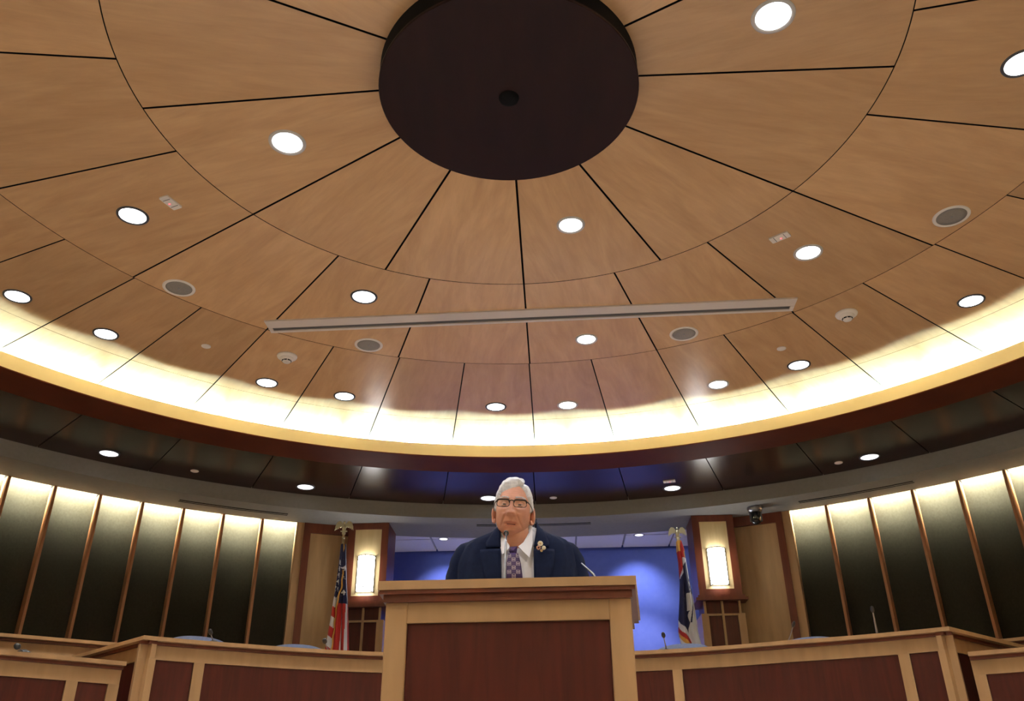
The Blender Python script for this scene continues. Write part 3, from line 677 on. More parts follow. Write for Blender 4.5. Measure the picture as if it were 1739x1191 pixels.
# ------------------------------------------------------------------ flags
def eagle(t, z, m, s=1.0):
    b = B(); T = Matrix.Translation((0, 0, z)) @ Matrix.Scale(s, 4)
    b.lathe([(.012, -.10), (.016, -.085), (.010, -.07), (.014, -.05), (.020, -.035), (.012, -.02), (.001, -.018)], 16, T); b.out('ferrule', m, t, True)
    b = B(); b.ell((0, 0, .02), (.022, .018, .045), 14, 10, T); b.ell((0, -.008, .075), (.014, .016, .016), 12, 8, T)
    b.tube([T @ Vector((0, -.016, .078)), T @ Vector((0, -.034, .070))], [.007*s, .001], 6)
    b.prism([(-.02, -.05), (.02, -.05), (.010, 0), (-.010, 0)], .008, T @ Matrix.Rotation(R(90), 4, 'X')); e = b.out('eagle_body', m, t, True)
    for sg in (-1, 1):
        # wing: raised outline with feather tips hanging down
        pts = [(.012, .055), (.035, .088), (.062, .092), (.082, .070), (.094, .035), (.098, -.010), (.086, .012), (.080, -.002), (.070, .022), (.062, .008), (.052, .030), (.042, .020), (.030, .030), (.014, .015)]
        pts = [(x*sg, y) for x, y in pts]
        if sg > 0: pts = pts[::-1]
        b = B(); b.prism(pts, .010, T @ Matrix.Rotation(R(90), 4, 'X') @ Matrix.Translation((0, 0, -.005))); b.out('wing', m, t)
    b = B(); b.box(-.035, .035, -.012, .012, -.022, -.012, T); b.out('perch', m, t)
def flag(name, label, x, y, zf, ztop, edges, colf, brd, pole='gold', em='brass', nfold=5, th=.05, lean=0):
    """edges: list of (z, xl, xr, xfringe) in metres relative to the pole; colf(s, z, xl, xr) -> colour index"""
    t = thing(name, label, 'flag', (x, y, zf), 0)
    b = B(); b.lathe([(.15, .002), (.15, .02), (.12, .04), (.03, .06), (.02, .10), (.001, .10)], 28); b.out('base', 'gold', t, True)
    b = B(); b.tube([(0, 0, .05), (0, 0, ztop-zf-.08)], .012, 10); b.out('pole', pole, t, True)
    eagle(t, ztop-zf-.09, em)
    def ed(z):
        E_ = edges
        if z >= E_[0][0]: return E_[0][1:]
        for a, c in zip(E_, E_[1:]):
            if z >= c[0]:
                f = (a[0]-z)/(a[0]-c[0]); return tuple(p+(q-p)*f for p, q in zip(a[1:], c[1:]))
        return E_[-1][1:]
    NZ, NS = 150, 90; z1, z0 = edges[0][0], edges[-1][0]; vs = []; fs = []; fm = []
    def P(s, z, off=0):
        xl, xr, xf = ed(z); wdt = xr-xl; u = 2*s-1
        grow = min(1, wdt/.10)
        yy = -(sqrt(max(0, 1-u*u))*(.03+.04*grow)+.018*grow*cos(nfold*2*pi*s+1.3*z)+.006*grow*cos(nfold*4.3*pi*s+5*z))-off
        bot = 0
        return Vector((xl+wdt*s+.010*grow*sin(nfold*2*pi*s+1.3*z), yy, z-zf))
    def bottom(s): return brd(s) if callable(brd) else z0
    for i in range(NZ+1):
        for k in range(NS+1):
            s = k/NS; zb = bottom(s); z = z1+(zb-z1)*i/NZ; vs.append(P(s, z))
    for i in range(NZ):
        for k in range(NS):
            fs.append((i*(NS+1)+k, (i+1)*(NS+1)+k, (i+1)*(NS+1)+k+1, i*(NS+1)+k+1))
            s = (k+.5)/NS; zb = bottom(s); z = z1+(zb-z1)*(i+.5)/NZ; fm.append(colf(s, z, ed(z), zb))
    # back layer
    n0 = len(vs)
    for i in range(NZ+1):
        for k in range(11):
            s = k/10; zb = bottom(s); z = z1+(zb-z1)*i/NZ; p = P(s, z); vs.append((p.x, .03*(1-abs(2*s-1))+(-.0 if 0<k<10 else p.y), p.z))
    for i in range(NZ):
        for k in range(10): fs.append((n0+i*11+k, n0+i*11+k+1, n0+(i+1)*11+k+1, n0+(i+1)*11+k)); fm.append(2)
    cl = mesh('flag_cloth', vs, fs, None, t, True, mats=['fr', 'fw', 'fb', 'fringe'], fm=fm)
    return t, cl, P, ed
def fray(px, py, y): v = ray_at(px, py, y); return v
# striped flag
FX, FY = -1.79, 9.02
def zz(py): return ray_at(580, py, FY).z
def xx(px, py): return ray_at(px, py, FY).x-FX
ed1 = [(zz(926), xx(580, 926), xx(588, 926), xx(585, 926)), (zz(960), xx(576.5, 960), xx(588.5, 960), xx(584.5, 960)), (zz(1000), xx(571, 1000), xx(589, 1000), xx(581, 1000)), (zz(1020), xx(567, 1020), xx(590, 1020), xx(578, 1020)),
       (zz(1060), xx(560, 1060), xx(591, 1060), xx(572, 1060)), (zz(1100), xx(552, 1100), xx(591.5, 1100), xx(565, 1100)), (zz(1175), xx(538, 1175), xx(592, 1175), xx(553, 1175))]
ZCAN = zz(1022)
def col1(s, z, e, zb):
    xl, xr, xf = e; x = xl+(xr-xl)*s; sf = (xf-xl)/(xr-xl)
    if s < sf:
        q = z+ (x-xl)*1.1      # stripes slope down to the right
        if q > ZCAN+.055: return 2
        return 1 if int((ZCAN+.055-q)/.092) % 2 == 0 else 0
    if z > ZCAN-.03: return 2
    v = (s-sf)/(1-sf)
    return 0 if v < .42 else (1 if v < .60 else (0 if v < .78 else (1 if v < .9 else 0)))
t, cl, Pf, edf = flag('striped_flag', 'red and white striped flag with stars, on an eagle-topped pole', FX, FY, .60, zz(886), ed1, col1, None, nfold=3)
def star(b, P, s, z, r):
    e = edf(z); wd = max(.02, e[1]-e[0]); vs = [P(s, z, .012)]
    for k in range(10):
        a = pi/2+k*pi/5; q = r if k % 2 == 0 else r*.40
        vs.append(P(min(1, max(0, s+q*cos(a)/wd)), z+q*sin(a), .012))
    b.add(vs, [(0, k, k % 10+1) for k in range(1, 11)])
for px_, py_ in ((578.5, 959), (577.5, 970), (576.5, 981.5), (575.5, 993), (575, 1005), (574.5, 1017), (569.8, 1002), (584.8, 985), (586, 1011), (587, 969)):
    z = zz(py_); e = edf(z); s = (xx(px_, py_)-e[0])/(e[1]-e[0]); b = B(); star(b, Pf, min(.93, max(.07, s)), z, .038); b.out('star', 'fw', cl)
pts = []
for i in range(60):
    z = ed1[0][0]+(ed1[-1][0]-ed1[0][0])*i/59; e = edf(z); pts.append(Pf((e[2]-e[0])/(e[1]-e[0]), z, .012)+Vector((.004*sin(i*1.1), 0, 0)))
b = B(); b.tube(pts, .008, 6); b.out('gold_fringe', 'fringe', cl, True)
# dark blue flag with the red and white border
GX, GY = 1.755, 9.08
def zg(py): return ray_at(1165, py, GY).z
def xg(px, py): return ray_at(px, py, GY).x-GX
ed2 = [(zg(920), xg(1149, 920), xg(1157, 920), 0), (zg(935), xg(1149.5, 935), xg(1162, 935), 0), (zg(955), xg(1152.5, 955), xg(1165, 955), 0), (zg(990), xg(1155, 990), xg(1171, 990), 0),
       (zg(1020), xg(1154, 1020), xg(1178, 1020), 0), (zg(1055), xg(1152, 1055), xg(1184, 1055), 0), (zg(1075), xg(1152, 1075), xg(1187, 1075), 0), (zg(1100), xg(1157, 1100), xg(1194, 1100), 0), (zg(1170), xg(1158, 1170), xg(1200, 1170), 0)]
def col2(s, z, e, zb):
    xl, xr, _ = e; x = xl+(xr-xl)*s; sc = (xg(1160, 1000)-xg(1150, 1000))/10
    X = (x-xl)/sc                              # roughly photograph pixels from the left edge
    if z > zg(938): return 3 if X < 5 else 0
    if z > zg(950): return 0 if X < 8 else 3 if X < 11 else 2
    if z > zg(985): 
        k = (zg(950)-z)/(zg(950)-zg(985)); 
        if X < 5.5*(1-k)+.6: return 0
        if X < 9*(1-k)+1.2: return 1
        if X > 11+3*k: return 1
        return 2
    d = z-(zg(1052)-X*.012*1.0) 
    edge = 13 if z > zg(1010) else (10.5 if z > zg(1040) else 17)
    if z > zg(1006) and X > 13.5: return 1 if X < 15 else 2
    if X > edge+ 1.6*sin(z*38): 
        if X > 19 and z > zg(1060) and X < 20.6: return 2
        return 1
    dd = z-(zg(1054)-X*.0092)
    if dd > 0: return 2
    if dd > -.062: return 1
    if dd > -.115: return 0
    if dd > -.165: return 3
    return 1 if X < 12 else 2
t2, cl2, Pg, edg = flag('blue_flag', 'dark blue flag with white shape and red, white and gold edges on an eagle-topped pole', GX, GY, .60, zg(896), ed2, col2, None, nfold=2.4)

# ------------------------------------------------------------------ the speaker
PX, PY = .018, 3.56
man = thing('person', 'white-haired man in glasses, navy suit and purple patterned tie, standing and speaking at the lectern', 'person', (PX, PY, 0))
Ip = -Vector((PX, PY, 0))
def sm(a, b_, x):
    t = max(0, min(1, (x-a)/(b_-a))); return t*t*(3-2*t)
def G(x, z, cx, cz, sx, sz): return exp(-((x-cx)/sx)**2/2-((z-cz)/sz)**2/2)
def head_pt(az, el):
    """az 0 = face direction, el elevation; returns local (x right, y forward, z up)"""
    dx, dy, dz = cos(el)*sin(az), cos(el)*cos(az), sin(el)
    a, bf, bb, ct, cb = .0710, .094, .102, .116, .114
    x = a*(abs(dx)**.93)*(1 if dx > 0 else -1); y = (bf if dy > 0 else bb)*dy; z = (ct if dz > 0 else cb)*dz
    if dz > 0: x *= 1+.03*dz
    jaw = sm(.10, -1.0, dz) if dz < .1 else 0
    k = sm(.0, 1, -dz)
    x *= 1-.05*k-.22*sm(.62, .98, -dz)
    if .15 < -dz < .75 and dy > -.2: x *= 1+.035*sin(pi*(-dz-.15)/.6)
    if dy < 0: y *= 1-.30*k
    # square off jaw and chin
    if dz < 0:
        q = -dz; z = -cb*(q**.82)*(1.0 if q < 1 else 1)
    if dy > 0:
        f = sm(.15, .75, dy); ax = abs(x); o = 0
        o += -.004*f*sm(.02, .10, z)                             # forehead slopes back
        o += .0050*G(ax, z, .026, .030, .022, .0075)             # brow ridge
        o += -.0125*G(ax, z, .031, .010, .0155, .0115)           # eye sockets
        o += -.004*G(ax, z, 0, .020, .008, .010)
        o += .0048*G(ax, z, .036, -.010, .016, .006)             # bags under the eyes
        o += .0060*G(ax, z, .043, -.030, .014, .013)             # cheek
        o += -.0035*G(ax, z, .055, -.060, .010, .016)
        if z > -.040 and z < .03:
            u = (.028-z)/(.028+.034); u = max(0, min(1, u)); hgt = .006+.0235*u**1.15; wd_ = .0056+.0052*u
            o += hgt*exp(-(x/wd_)**2/2)*sm(-.0415, -.033, z)*sm(.036, .018, z)
        o += .0095*G(ax, z, .0135, -.030, .0055, .0065)          # nostril wings
        o += -.004*G(ax, z, .007, -.0385, .004, .0025)
        o += .0050*G(ax, z, 0, -.056, .030, .014)                # muzzle
        o += -.0020*G(ax, z, 0, -.047, .0035, .007)
        o += .0042*G(ax, z, 0, -.0615, .020, .0036)              # upper lip
        o += -.0120*G(ax, z, 0, -.0680, .017, .0032)             # mouth opening
        o += .0050*G(ax, z, 0, -.0745, .017, .0042)              # lower lip
        o += -.0060*G(ax, z, 0, -.0845, .020, .0045)
        o += .0120*G(ax, z, 0, -.0985, .019, .010)               # chin
        nl = .018+(-.030-z)*.48                                  # nasolabial fold
        if -.085 < z < -.028: o += -.0048*exp(-((ax-nl-.002)/.0030)**2/2)*sm(-.085, -.07, z)+.0030*exp(-((ax-nl-.011)/.006)**2/2)
        for zf_ in (.052, .062, .072): o += -.0007*exp(-((z-zf_-.002*cos(x*60))/.0016)**2/2)*sm(.055, .03, ax)
        o += -.0012*exp(-((ax-.007)/.0016)**2/2)*G(0, z, 0, .032, 1, .007)
        y += o*f
    return Vector((x, y, z))
HC = Vector((.004, 3.468, 1.634))        # head centre
HR = Euler((R(13), R(0), 0)).to_matrix()
def hw(v):   # head local -> world (face looks toward -Y); turn, roll and nod
    v = Vector((v.x, -v.y, v.z))
    m = Matrix.Rotation(R(-4), 3, 'Z') @ Matrix.Rotation(R(4.5), 3, 'Y') @ Matrix.Rotation(R(3), 3, 'X')
    v = m @ v
    return HC+v
bd = B()
NA, NE = 150, 128; vs = []; els = []
for j in range(1, NE): els.append(pi/2-pi*j/NE)
azs = []
for i in range(NA):
    u = -1+2*i/NA; azs.append(pi*(.62*u+.38*u**3))     # denser in front
for el in els:
    for az in azs: vs.append(hw(head_pt(az, el)))
vs += [hw(head_pt(0, pi/2)), hw(head_pt(0, -pi/2))]; nn_ = len(els); a = len(vs)-2
fs = []; fm = []
for j in range(nn_-1):
    for i in range(NA):
        i2 = (i+1) % NA; fs.append((j*NA+i, (j+1)*NA+i, (j+1)*NA+i2, j*NA+i2))
        lp = head_pt(azs[i], els[j]); mi = 0
        if lp.y > .05 and abs(lp.x) < .0225:
            c_u = -.0600-.6*abs(lp.x)**2/.02; 
            if -.0675 < lp.z < -.0590-.08*abs(lp.x): mi = 1
            if -.0790+.18*abs(lp.x) < lp.z < -.0695: mi = 1
            if abs(lp.x) < .0185-.8*abs(lp.z+.0682) and -.0708 < lp.z < -.0662: mi = 2
        fm.append(mi)
for i in range(NA): fs.append((a, i, (i+1) % NA)); fm.append(0); fs.append((a+1, (nn_-1)*NA+(i+1) % NA, (nn_-1)*NA+i)); fm.append(0)
bd.v = [tuple(Vector(v)+Ip) for v in vs]; bd.f = fs; bd.m = fm
def bt(pts, rad, n=20, flat=None): bd.tube([Vector(p)+Ip for p in pts], rad, n, 0, flat)
# neck and full under-chin, shoulders, trunk, arms, legs of the body
bt([(.006, 3.490, 1.60), (.010, 3.488, 1.56), (.013, 3.494, 1.525), (.016, 3.515, 1.485), (.018, 3.57, 1.38)], [.046, .058, .061, .067, .09], 28)
bt([(.018, 3.58, 1.46), (.018, 3.58, 1.30), (.018, 3.60, 1.10), (.018, 3.61, .95), (.018, 3.61, .88)], [.11, .135, .13, .135, .10], 24)
def hand(wr, dr, up, side):
    """palm with five separate curled fingers resting on the lectern top"""
    dr = Vector(dr).normalized(); up = Vector(up).normalized(); sd = dr.cross(up).normalized()*side
    W_ = Vector(wr)
    rows = []
    for k in range(6):
        f = k/5; c = W_+dr*(.0+.095*f); hw_ = .026+.016*sin(min(1, f*1.2)*pi/2)-.002*f; ht = .017-.004*f
        rows.append((c, hw_, ht))
    n = 16; base = len(bd.v)
    for c, a_, h in rows:
        for q in range(n):
            t_ = 2*pi*q/n; p = c+sd*(a_*(abs(cos(t_))**.8)*(1 if cos(t_) > 0 else -1))+up*h*sin(t_); bd.v.append(tuple(p+Ip))
    for k in range(5):
        for q in range(n): bd.f.append((base+k*n+q, base+k*n+(q+1) % n, base+(k+1)*n+(q+1) % n, base+(k+1)*n+q)); bd.m.append(0)
    bd.f += [tuple(base+q for q in range(n-1, -1, -1)), tuple(base+5*n+q for q in range(n))]; bd.m += [0, 0]
    for k, (o_, ln, rd) in enumerate(((-.030, .062, .0082), (-.010, .072, .0088), (.010, .078, .0090), (.030, .070, .0088))):
        p = W_+dr*.088+sd*o_; p1 = p+dr*ln*.42+up*.006+sd*o_*.1; p2 = p1+dr*ln*.33-up*.008; p3 = p2+dr*ln*.25-up*.012
        bt([p, p1, p2, p3], [rd*1.08, rd, rd*.95, rd*.75], 12); bd.ell(p3+Ip, (rd*.78,)*3, 10, 6)
    p = W_+dr*.030+sd*.030; p1 = p+dr*.030+sd*.028-up*.002; p2 = p1+dr*.032+sd*.006-up*.004
    bt([p, p1, p2], [.013, .0105, .008], 12); bd.ell(p2+Ip, (.0085,)*3, 10, 6)
for s in (-1, 1):
    sh = (PX+s*.20, 3.57, 1.46); el_ = (PX+s*.300, 3.64, 1.225); wr = (PX+s*.245, 3.405, 1.240)
    bt([sh, Vector(sh).lerp(Vector(el_), .5), el_, Vector(el_).lerp(Vector(wr), .5), wr], [.052, .048, .040, .038, .027], 16)
    hand(wr, (-s*.35, -1, -.05), (0, 0, 1), -s)
    bt([(PX+s*.09, 3.61, .92), (PX+s*.10, 3.60, .70), (PX+s*.11, 3.60, .50), (PX+s*.115, 3.62, .28), (PX+s*.12, 3.63, .09)], [.085, .075, .055, .05, .038], 16)
body = bd.out('body', ['skin', 'lips', 'mouth'], man, True)
# ears
for s in (-1, 1):
    b = B(); pts = []
    for k in range(19):
        t_ = -1.9+3.9*k/18+.0; pts.append((s*(.0790+.0075*cos(t_)), -.010-.014*cos(t_-.2), -.014+.033*sin(t_)))
    P3 = [hw(Vector(p))+Ip for p in pts]; b.tube(P3, [.0042]*15+[.005]*4, 8)
    c0 = hw(Vector((s*.0790, -.006, -.014)))+Ip
    b.ell((0, 0, 0), (.0050, .017, .030), 16, 10, Matrix.Translation(c0) @ Matrix.Rotation(R(s*38), 4, 'Z'))
    c1 = hw(Vector((s*.0750, .000, -.043)))+Ip; b.ell(c1, (.0065, .008, .011), 12, 8)
    b.out('ear', 'skin', man, True)
# eyes
for s in (-1, 1):
    ec = Vector((s*.0315, .0700, .0095)); b = B(); b.ell(hw(ec)+Ip, (.0118, .0118, .0118), 24, 16); ey = b.out('eye', 'eyew', man, True)
    b = B(); b.ell(hw(ec+Vector((0, .0090, -.0004)))+Ip, (.0062, .0038, .0062), 16, 10); b.out('iris', 'iris', ey, True)
    for up_ in (1, -1):
        b = B(); rows = []
        vsl = []; n1, n2 = 14, 6
        for i in range(n1+1):
            a1 = R(-72+144*i/n1)
            for k in range(n2+1):
                lo = R(10 if up_ > 0 else -14); hi = R(80*up_); e_ = lo*cos(a1)+(hi-lo*cos(a1))*k/n2
                r_ = .0132; vsl.append(hw(ec+Vector((r_*sin(a1)*cos(e_), r_*cos(a1)*cos(e_), r_*sin(e_))))+Ip)
        fl_ = [(i*(n2+1)+k, (i+1)*(n2+1)+k, (i+1)*(n2+1)+k+1, i*(n2+1)+k+1) for i in range(n1) for k in range(n2)]
        o = mesh('eyelid', vsl, fl_, 'skin', ey, True); md = o.modifiers.new('s', 'SOLIDIFY'); md.thickness = .0012
    # eyebrow
    b = B()
    for k in range(46):
        u = k/45; x = s*(.013+.038*u); zb = .0345+.0055*sin(u*pi*.8)-.004*u+random.uniform(-.0022, .0022)
        az = atan2(x, .09); p = None; best = None
        y = .0955-.0016*(abs(x)/.01)**1.35
        p0_ = Vector((x, y, zb)); p1_ = p0_+Vector((s*random.uniform(.003, .006), random.uniform(.001, .003), random.uniform(-.0005, .003)))
        b.tube([hw(p0_)+Ip, hw(p1_)+Ip], [.0013, .0005], 5)
    b.out('eyebrow', 'hair', man, True)
# hair: combed shell with a side parting
def hairline(x):
    pts = [(-.080, .030), (-.070, .058), (-.055, .062), (-.036, .071), (-.010, .082), (.014, .092), (.026, .097), (.040, .088), (.055, .066), (.064, .040), (.080, .02)]
    return interp(pts, x)
vs = []; keep = []; NA2, NE2 = 180, 110
for j in range(NE2+1):
    el = pi/2-pi*.80*j/NE2
    for i in range(NA2):
        az = -pi+2*pi*i/NA2; p = head_pt(az, el)
        if p.y > 0 and p.z < .12:
            pass
        x, y, z = p
        if y > .045: m_ = (z-hairline(x))/.012
        elif y > -.004: 
            zl_ = -.004 if y < .018 else .010+(y-.018)*1.2
            m_ = (z-zl_)/.010
            if y > .03: m_ = min(m_, (z-(hairline(x)-.03))/.01)
        else: m_ = (z+.075)/.02 if y < -.03 else (z-.012)/.012
        keep.append(m_)
        thk = .012*max(0, min(1, m_))**.6 
        if z > .03: thk += .007*sm(.03, .11, z)*max(0, min(1, m_*.8))
        part = exp(-((x-.032-(.0)*y)/.004)**2/2)*sm(.05, .09, z)*sm(-.06, .02, y)
        thk -= .006*part
        stra = .0011*sin(az*70+z*120+3*sin(az*9))*sm(.0, .5, m_)+.0012*sin((x*.8+y*.5)*420+2*sin(z*70))
        if y > .02 and x < .03: thk += .009*sm(.07, .1, z)*sm(-.07, -.01, x)*max(0, min(1, m_*.8))       # swept fringe volume
        nrm = Vector((x/.0735**2, y/.098**2, z/.118**2)).normalized()
        vs.append(hw(p+nrm*(thk+stra-.0015))+Ip)
fs = []
for j in range(NE2):
    for i in range(NA2):
        i2 = (i+1) % NA2; q = (j*NA2+i, (j+1)*NA2+i, (j+1)*NA2+i2, j*NA2+i2)
        if max(keep[k] for k in q) > 0: fs.append(q)
mesh('hair', vs, fs, 'hair', man, True)
# glasses
gl_ = thing_ = bpy.data.objects.new('glasses', None)
bpy.data.objects.remove(gl_)
GY_ = .1025
def gp(x, z, dy=0): return hw(Vector((x, GY_-.16*max(0, abs(x)-.012)**1.0*.55+dy, z)))+Ip
b = B(); b.tube([gp(-.010, .018, .003), gp(0, .021, .004), gp(.010, .018, .003)], .0024, 8); glo = b.out('glasses', 'tort', man, True)
for s in (-1, 1):
    cx, cz, hx, hz = s*.0345, .0095, .0255, .0150
    loop = []
    for k in range(33):
        t_ = 2*pi*k/32; c_, s_ = cos(t_), sin(t_); loop.append((cx+hx*(abs(c_)**.45)*(1 if c_ > 0 else -1), cz+hz*(abs(s_)**.55)*(1 if s_ > 0 else -1)))
    b = B(); b.tube([gp(x, z) for x, z in loop], [.0036 if z > cz+.006 else .0014 for x, z in loop], 8); b.out('rim', 'tort', glo, True)
    n = len(loop)-1; b = B(); b.add([gp(x, z) for x, z in loop[:n]], [tuple(range(n))]); b.out('lens', 'glass', glo)
    b = B(); b.tube([gp(s*.058, .019), gp(s*.064, .017, -.004), hw(Vector((s*.072, .070, .014)))+Ip, hw(Vector((s*.0790, .035, .006)))+Ip, hw(Vector((s*.080, .005, .000)))+Ip], [.0028, .0026, .0018, .0016, .0016], 8); b.out('temple_arm', 'tort', glo, True)
# trousers and shoes
b = B()
for s in (-1, 1):
    b.tube([Vector(p)+Ip for p in [(PX+s*.085, 3.61, 1.02), (PX+s*.10, 3.60, .85), (PX+s*.11, 3.60, .50), (PX+s*.12, 3.62, .08)]], [.125, .11, .085, .078], 24)
b.ell(Vector((PX, 3.61, .96))+Ip, (.19, .13, .12), 24, 14); b.out('trousers', 'suit', man, True)
for s in (-1, 1):
    b = B(); c0 = Vector((PX+s*.125, 3.66, .001))+Ip; outl = [(.045, .10), (.043, .0), (.050, -.09), (.044, -.16), (.022, -.19), (-.022, -.19), (-.044, -.16), (-.048, -.09), (-.040, 0), (-.043, .10)]
    b.prism([(c0.x+x, c0.y+y) for x, y in outl][::-1], .02, Matrix.Translation((0, 0, .001))); b.ell(c0+Vector((0, -.07, .035)), (.044, .11, .035), 18, 10); b.ell(c0+Vector((0, .05, .055)), (.042, .065, .055), 18, 10); b.out('shoe', 'shoe', man, True)
# jacket
def ringpt(z, tab, t_, k=0):
    hw_, hd, cy, cx = [interp([(r[0], r[q]) for r in tab], z) for q in (1, 2, 3, 4)]
    c_, s_ = cos(t_), sin(t_); e = .80
    return Vector((cx+(hw_+k)*(abs(s_)**e)*(1 if s_ > 0 else -1), cy-(hd+k)*(abs(c_)**e)*(1 if c_ > 0 else -1), z))
jt = [(.78, .235, .145, 3.61, PX), (1.05, .222, .140, 3.60, PX), (1.18, .23, .140, 3.60, PX), (1.27, .236, .146, 3.575, PX), (1.36, .246, .142, 3.56, PX), (1.43, .247, .128, 3.552, PX), (1.475, .238, .112, 3.548, PX), (1.505, .226, .098, 3.545, PX+.002), (1.53, .196, .086, 3.542, PX+.004), (1.555, .128, .076, 3.538, PX+.006), (1.575, .092, .071, 3.535, PX+.006), (1.60, .076, .066, 3.533, PX+.006)]
def opening(z):   # half width of the front opening
    return interp([(1.10, .0), (1.16, .028), (1.33, .066), (1.45, .066), (1.53, .074), (1.60, .080)], z)
NZ, NT = 90, 96; vs = []; fs = []
for j in range(NZ+1):
    z = .78+(1.60-.78)*j/NZ
    for k in range(NT+1):
        op = opening(z); hwz = interp([(r[0], r[1]) for r in jt], z)
        ta = (min(.999, op/hwz))**(1/.8); ta = math.asin(min(.98, ta)) if op > 0 else 0.004
        t_ = ta+(2*pi-2*ta)*k/NT; p = ringpt(z, jt, t_); p.z += .006*sin(5*t_+z*9)*0
        wr_ = .0022*sin(9*t_+14*z)+.002*sin(17*t_-21*z); n_ = Vector((p.x-PX, p.y-3.56, 0)).normalized(); vs.append(p+n_*wr_+Ip)
for j in range(NZ):
    for k in range(NT): fs.append((j*(NT+1)+k, j*(NT+1)+k+1, (j+1)*(NT+1)+k+1, (j+1)*(NT+1)+k))
jk = mesh('jacket', vs, fs, 'suit', man, True); md = jk.modifiers.new('s', 'SOLIDIFY'); md.thickness = .006; md.offset = -1
for s in (-1, 1):
    b = B(); P_ = [(PX+s*.160, 3.548, 1.494), (PX+s*.208, 3.553, 1.475), (PX+s*.233, 3.572, 1.405), (PX+s*.256, 3.60, 1.31), (PX+s*.286, 3.64, 1.225), (PX+s*.286, 3.55, 1.232), (PX+s*.262, 3.43, 1.243)]
    pts = [Vector(p)+Ip for p in P_]; fin_ = []; rr = [.046, .058, .057, .055, .054, .050, .045]; R_ = []
    for i in range(len(pts)-1):
        for q in range(5): fin_.append(pts[i].lerp(pts[i+1], q/5)); R_.append(rr[i]+(rr[i+1]-rr[i])*q/5)
    fin_.append(pts[-1]); R_.append(rr[-1])
    # smooth the path
    for _ in range(4): fin_ = [fin_[0]]+[(fin_[i-1]+fin_[i]*2+fin_[i+1])/4 for i in range(1, len(fin_)-1)]+[fin_[-1]]
    R_ = [r+.0018*sin(i*1.9) for i, r in enumerate(R_)]
    b.tube(fin_, R_, 28); b.out('sleeve', 'suit', jk, True)
    b = B(); e_ = fin_[-1]; b.tube([e_+Vector((0, .01, 0)), e_+(fin_[-1]-fin_[-2]).normalized()*.018], [.034, .033], 24); b.out('shirt_cuff', 'shirt', man, True)
    # lapel: outer flap following the opening, with a notch
    def lp(u, z, k=.0085):
        hwz = interp([(r[0], r[1]) for r in jt], z); x = u; q = min(.97, abs(x)/hwz)**(1/.8); t_ = math.asin(q); p = ringpt(z, jt, t_*s, 0); p += Vector((0, -k, 0)); return p+Ip
    out = [(1.12, .03), (1.20, .075), (1.30, .118), (1.40, .142), (1.452, .150), (1.470, .148)]
    zs = [1.12+(1.470-1.12)*i/24 for i in range(25)]; vs = []
    for z in zs:
        i_ = opening(z)-.002; o_ = interp(out, z)
        for k in range(7): u = i_+(o_-i_)*k/6; vs.append(lp(u, z, .0050+.003*sin(pi*(.15+.8*k/6))))
    fs = [(i*7+k, i*7+k+1, (i+1)*7+k+1, (i+1)*7+k) for i in range(24) for k in range(6)]
    if s < 0: fs = [f[::-1] for f in fs]
    o = mesh('lapel', vs, fs, 'suit', jk, True); md = o.modifiers.new('s', 'SOLIDIFY'); md.thickness = .004; md.offset = 0
    # collar leaf
    zs = [1.478+(1.612-1.478)*i/14 for i in range(15)]; vs = []; out2 = [(1.478, .126), (1.50, .128), (1.54, .108), (1.58, .092), (1.62, .086)]
    for z in zs:
        i_ = opening(z)-.003; o_ = max(i_+.01, interp(out2, z))
        for k in range(6):
            u = i_+(o_-i_)*k/5
            zc = min(z, 1.60); vs.append(lp(min(u, .30), zc, .0052+.0035*sin(pi*(.15+.75*k/5)))+Vector((0, .0, z-zc)))
    fs = [(i*6+k, i*6+k+1, (i+1)*6+k+1, (i+1)*6+k) for i in range(14) for k in range(5)]
    if s < 0: fs = [f[::-1] for f in fs]
    o = mesh('collar', vs, fs, 'suit', jk, True); md = o.modifiers.new('s', 'SOLIDIFY'); md.thickness = .004; md.offset = 0
    # seam fold between lapel and chest
# shirt front
vs = []; fs = []
for j in range(61):
    z = .95+(1.575-.95)*j/60
    for k in range(41):
        t_ = -1.15+2.3*k/40; p = ringpt(z, jt, t_, -.012); p.y += .004*cos(t_*3)*0+.0015*sin(t_*22+z*11); vs.append(p+Ip)
for j in range(60):
    for k in range(40): fs.append((j*41+k, j*41+k+1, (j+1)*41+k+1, (j+1)*41+k))
shirt = mesh('shirt', vs, fs, 'shirt', man, True)
b = B(); pts = [(.010+.074*sin(R(a)), 3.505-.062*cos(R(a)), 1.528+.052*(1-cos(R(a)))/2*1.15) for a in range(-180, 181, 12)]
vs = []
for i, p in enumerate(pts):
    for k, (dz, dr) in enumerate(((-.018, .0), (.018, -.004))):
        v = Vector(p); c_ = Vector((.010, 3.505, v.z)); n_ = (v-c_).normalized(); vs.append(v+n_*dr+Vector((0, 0, dz))+Ip)
n = len(pts); mesh('collar_band', vs, [(2*i, 2*i+2, 2*i+3, 2*i+1) for i in range(n-1)], 'shirt', shirt, True)
